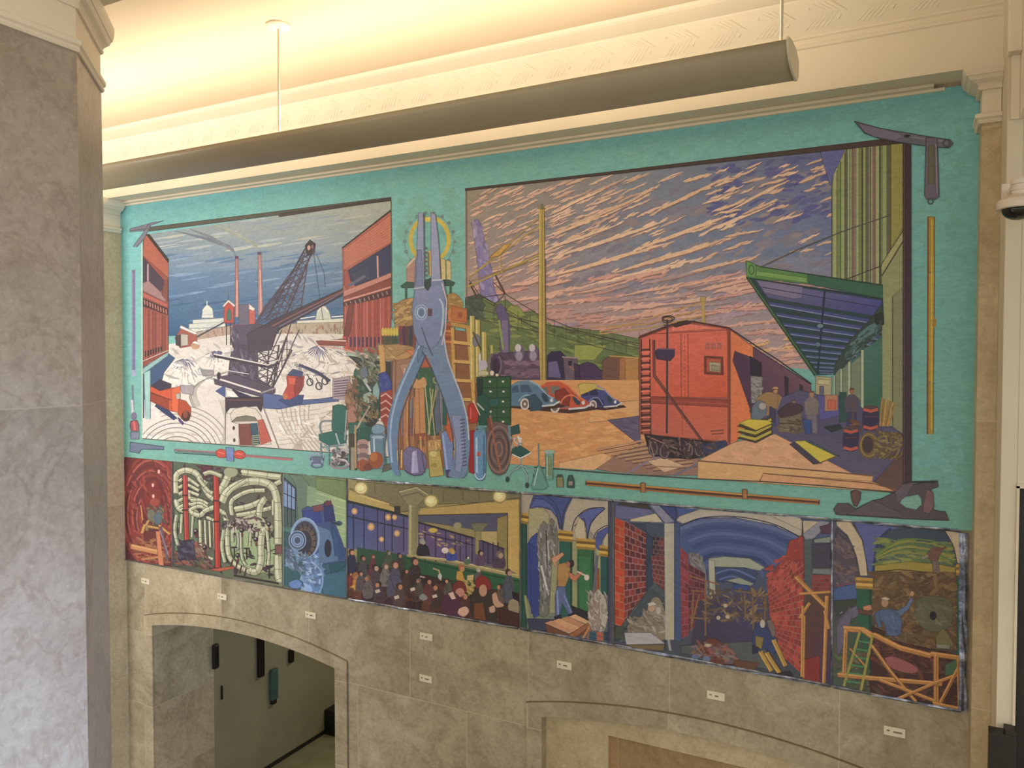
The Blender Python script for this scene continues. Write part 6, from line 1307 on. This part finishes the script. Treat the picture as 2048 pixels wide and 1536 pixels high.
def scaffold(x0, x1):
    G4('1664,1036 1934,1060 1934,1428 1664,1370', ['4A4650', '4E5A4A', '3A2A1E', '3A3A26'], 4, 5)
    P('B0A07A', '1673,1040 1702,1044 1724,1080 1738,1150 1720,1150 1712,1108 1696,1070 1674,1050'); Cv('2C2A2A', '1706,1046 1726,1080 1736,1150', 1.8, 5); Cv('2C2A2A', '1672,1056 1696,1074 1712,1110 1720,1150', 1.8, 5)
    P('4A3E40', '1672,1060 1694,1078 1712,1110 1716,1152 1670,1160'); Scatter(['6A5448', '54505E', '3A3A4A', '7A5A44', '5A4A3E'], '1670,1066 1700,1090 1714,1160 1670,1180', 90, 9, .4, .8, 4); P('3E5478', '1668,1176 1712,1166 1714,1196 1668,1204'); Ln('6A3A4A', '1670,1172 1714,1164', 3); P('33382E', '1668,1200 1716,1196 1716,1220 1672,1230')
    P('505880', '1708,1044 1800,1054 1776,1064 1758,1086 1744,1150 1738,1150 1726,1080'); Cv('24304E', '1782,1056 1756,1084 1746,1148', 5, 5)
    P('33424A', '1776,1060 1830,1054 1890,1062 1908,1090 1916,1128 1750,1130 1760,1090'); Scatter(['6A7C34', '4E6A3C', '8A8A34', '3E5A4A', '2E3E48', '7C8436'], '1764,1076 1900,1086 1908,1140 1752,1130', 190, 14, .05, .25, 5)
    for k in range(6): Cv(['7E7C2E', '56702E', '8E8430', '4E6838'][k % 4], f'{1752},{1118 + k * 3 - k * 5} {1800},{1104 - k * 5} {1860},{1110 - k * 6} {1905},{1128 - k * 7}', 3, 4)
    P('8E7E2E', '1750,1130 1820,1122 1880,1128 1910,1134 1910,1146 1750,1142'); Ln('3A241E', '1752,1142 1800,1138 1860,1144', 2)
    P('5A4428', '1748,1142 1912,1144 1912,1300 1780,1290 1740,1230'); Scatter(['6A4E26', '5A4020', '7A6030', '4A321C', '84683A', '3E2A18', '5E5228'], '1748,1146 1912,1148 1912,1300 1752,1280', 330, 12, .3, 1.2, 3.6)
    Bl('56543A', '1830,1200 1860,1190 1900,1200 1904,1240 1880,1262 1840,1250'); Scatter(['5E5C3E', '4A4A32', '6A6A48'], '1830,1196 1900,1200 1896,1250 1840,1250', 60, 9, .6, .9, 4); El('14100E', 1866, 1230, 7, 9)
    Bl('6A4A3A', '1854,1106 1866,1094 1884,1098 1878,1112 1874,1124 1862,1122'); Ln('6A3A24', '1868,1100 1892,1094', 4); Ln('8A7A64', '1856,1110 1844,1116', 4); P('6A5A4A', '1864,1120 1876,1120 1880,1146 1866,1144')
    # column
    for xa, xb_, ya, yb_ in ((1714, 1744, 1176, 1350), (1914, 1930, 1150, 1310)):
        P('1E5034', [(xa, ya), (xb_, ya + 2), (xb_, yb_), (xa, yb_)]); Ln('153A26', [(xb_ - 3, ya), (xb_ - 3, yb_)], 5)
        for k in range(4): Ln(['B0862C', '7A5A1E', 'C49A3A', '8E6C24'][k], [(xa - 2, ya - 20 + k * 5.6), (xb_ + 2, ya - 18 + k * 5.6)], 5.6)
    P('B4A47E', '1890,1060 1926,1066 1926,1128 1914,1124 1906,1092'); Cv('2C2A2A', '1888,1060 1906,1090 1914,1126', 1.8, 4)
    Bl('5A565E', '1676,1240 1700,1216 1716,1214 1716,1230 1700,1240 1690,1270 1686,1300 1674,1300'); Scatter(['6A6670', '4E4A54', '7C7884'], '1674,1222 1712,1212 1692,1290 1674,1290', 30, 7, -.9, .5, 4)
    G4('1664,1240 1720,1240 1740,1380 1664,1370', ['4A4A44', '2A4A34', '3A4428', '3A4A38'], 2, 3); Scatter(['3E5A34', '54502E', '2A3A2A', '6A6A40', '5A3A2A'], '1670,1290 1740,1300 1740,1384 1670,1366', 90, 8, .5, 1.0, 3.6); Bl('5C5662', '1674,1250 1690,1228 1706,1222 1700,1244 1690,1280 1676,1306')
    P('3A1C14', '1744,1270 1924,1310 1924,1414 1740,1384'); Scatter(['4A2216', '2E1812', '5A2C1C', '6A3A24', '4A3A20'], '1744,1276 1922,1312 1922,1412 1744,1382', 150, 12, .4, .9, 4); Bl('8A4E48', '1770,1314 1790,1312 1830,1330 1834,1342 1812,1344 1780,1332'); P('3C5A36', '1890,1328 1914,1316 1918,1344 1890,1350')
    # man reaching
    P('4A5A72', '1748,1226 1762,1218 1780,1216 1796,1220 1804,1240 1802,1266 1790,1272 1774,1268 1768,1244'); P('56687E', '1780,1218 1796,1220 1812,1210 1822,1192 1826,1200 1818,1216 1800,1232'); El('9A7A54', 1770, 1204, 7, 9); P('B0A480', '1762,1196 1770,1192 1780,1196 1774,1200'); El('A88450', 1824, 1186, 4, 5); P('45566C', '1748,1226 1758,1224 1764,1252 1756,1254'); Scatter(['61748A', '3A4A5E'], '1770,1222 1798,1224 1800,1264 1776,1262', 24, 7, 1.2, .5, 4); P('B0744A', '1726,1212 1742,1208 1744,1218 1728,1222'); P('5A3A2A', '1716,1216 1746,1222 1744,1230 1718,1226')
    P('3A2418', '1744,1250 1770,1262 1768,1280 1744,1270'); Bl('6A6234', '1872,1272 1886,1256 1898,1270 1906,1290 1876,1290'); P('7C7A60', '1872,1286 1900,1288 1898,1296 1874,1294')
    # timbers
    tb = (('1688,1256 1726,1258 1748,1272', 12), ('1692,1260 1688,1352', 8), ('1748,1268 1800,1294 1862,1310', 11), ('1720,1256 1744,1274', 8), ('1862,1306 1920,1314', 10), ('1872,1306 1872,1402', 10), ('1676,1348 1740,1354 1884,1366', 9), ('1744,1290 1780,1340 1832,1402', 7),
          ('1760,1358 1870,1400', 7), ('1786,1400 1870,1364 1918,1346', 7), ('1880,1404 1918,1330', 7), ('1866,1404 1922,1416', 7), ('1916,1316 1918,1412', 6), ('1700,1296 1730,1330', 4))
    for t, w in tb: Ln('A4702E', t, w); Ln('C08E48', [(a - w * .1, b_ - w * .26) for a, b_ in S(t)], w * .3); Ln('5E3A18', [(a, b_ + w * .5) for a, b_ in S(t)], 1.2)
    for t in ('1720,1262 1688,1370', '1746,1266 1722,1380'): Ln('8C8436', t, 5)
    for k in range(6): Ln('3E7A44', f'{1716 - k * 5},{1280 + k * 16} {1741 - k * 4},{1284 + k * 16}', 3)
panel(1665.5, 1921, 'painted panel of timber scaffolding and a man in blue before earth, rightmost of the row', scaffold)

# ------------------------------------------------------------ metal edge strips between and round the panels
def edge(x0, y0, x1, y1, w, label, mt='foil'):
    a, b_ = hit(x0, y0), hit(x1, y1); n = max(2, int((b_ - a).length / .12)); d = (b_ - a).normalized(); q = Vector((-d.z, 0, d.x)) * w / 2
    bm = bmesh.new(); rows = []
    for i in range(n + 1):
        p = a.lerp(b_, i / n); k = rnd.uniform(.75, 1.15); c = rnd.uniform(-.004, .004)
        rows.append([bm.verts.new((v.x, y_, v.z)) for v, y_ in ((p - q * k, -.0205), (p - q * k * .35, -.024 + c), (p + q * k * .35, -.0235 - c), (p + q * k, -.0205))])
        rows[-1] += [bm.verts.new((v.x, -.0142, v.z)) for v in (p + q * k, p - q * k)]
    for r0, r1 in zip(rows, rows[1:]):
        for i in range(6): bm.faces.new([r0[i], r0[(i + 1) % 6], r1[(i + 1) % 6], r1[i]])
    bm.faces.new(rows[0]); bm.faces.new(rows[-1])
    return tag(link('edge_strip', bm, M[mt]), label, 'strip', 'thin metal strips edging the painted panels')
for x, nm in ((347.5, 'the red tunnel panel and the pipes panel'), (696, 'the generator panel and the waiting hall panel'), (1042.7, 'the waiting hall panel and the sculptor panel'), (1228, 'the sculptor panel and the brick vault panel'), (1663.8, 'the brick vault panel and the scaffold panel')):
    edge(x, yt(x) + 3, x, yb2(x) - 3, .016, 'thin upright grey metal strip between ' + nm, 'foil' if x > 1600 else 'strip')
edge(1927, yt(1927) + 4, 1925, yb2(1925) - 2, .045, 'upright crinkled silver blue strip down the right end of the panel row')
edge(700, yt(700), 1041, yt(1041), .018, 'crinkled silver strip along the top of the waiting hall panel')
edge(1045, yt(1045), 1226, yt(1226), .018, 'crinkled silver strip along the top of the sculptor panel')
edge(1230, yt(1230), 1661, yt(1661), .020, 'crinkled silver strip along the top of the brick vault panel')
edge(1667, yt(1667), 1920, yt(1920), .016, 'crinkled silver strip along the top of the scaffold panel')
edge(700, yb2(700), 1038, yb2(1038), .020, 'thin metal strip along the bottom of the waiting hall panel')
edge(1043, yb2(1043), 1227, yb2(1227), .022, 'crinkled silver strip along the bottom of the sculptor panel')
edge(1231, yb2(1231), 1662, yb2(1662), .026, 'crinkled silver strip along the bottom of the brick vault panel')
edge(1667, yb2(1667), 1922, yb2(1922), .020, 'grey metal strip along the bottom of the scaffold panel')
edge(252, yb2(252), 694, yb2(694), .014, 'dark metal strip along the bottom of the three leftmost panels', 'strip')
# ------------------------------------------------------------ light
def area(name, loc, rot, sx, sy, power, c, spread=180):
    l = bpy.data.lights.new(name, 'AREA'); l.shape = 'RECTANGLE'; l.size = sx; l.size_y = sy; l.energy = power; l.color = c
    l.spread = math.radians(spread)
    o = bpy.data.objects.new(name, l); COL.objects.link(o); o.location = loc; o.rotation_euler = rot
    return o
zlamp = Z(.2612) + L((0, .2790))[1]
# the tubes inside the pendant trough, shining up
area('trough_tube', (cx, ly + .0335 * D, zlamp + .0), (math.pi, 0, 0), (lx1 - lx0) * .96, .22, 14.5, (1, .905, .81))
# added unseen fill shining up, brightens the ceiling and wall
area('hall_fill', (-.9 * D, Y(.02), Z(.20)), (math.pi, 0, 0), 5.5, .3, 170, (1, .93, .82))
area('side_fill', (-9.6, Y(-.12), Z(.12)), (math.radians(82), 0, math.radians(-44)), 3.4, 2.6, 200, (1, .94, .86), 170)  # added fill for the left of the mural, unseen beyond the pillar
# added unseen cool fill at low right, assumed daylight on the near pillar
area('pillar_fill', (.05 * D, Y(.04), Z(-.66)), (math.radians(102), 0, math.radians(74)), 1.6, 1.6, 56, (.55, .70, 1.0), 75)
area('passage_fill', (DOOR[0] + 2.2, TH + 2.4, Z(-.345)), (0, 0, 0), .6, 2.4, 34, (1, .92, .72))  # assumed light for the passage, its source is unseen and not modelled
w = bpy.data.worlds.new('hall_air'); SC.world = w; w.use_nodes = True
w.node_tree.nodes['Background'].inputs[0].default_value = (1.0, .975, .95, 1); w.node_tree.nodes['Background'].inputs[1].default_value = 1.06
vs = SC.view_settings; SC.display_settings.display_device = 'sRGB'; vs.view_transform = 'Standard'; vs.look = 'None'; vs.gamma = 1; vs.exposure = .47; vs.use_curve_mapping = False
for o in bpy.data.objects:                  # lights and camera carry nothing to label
    pass
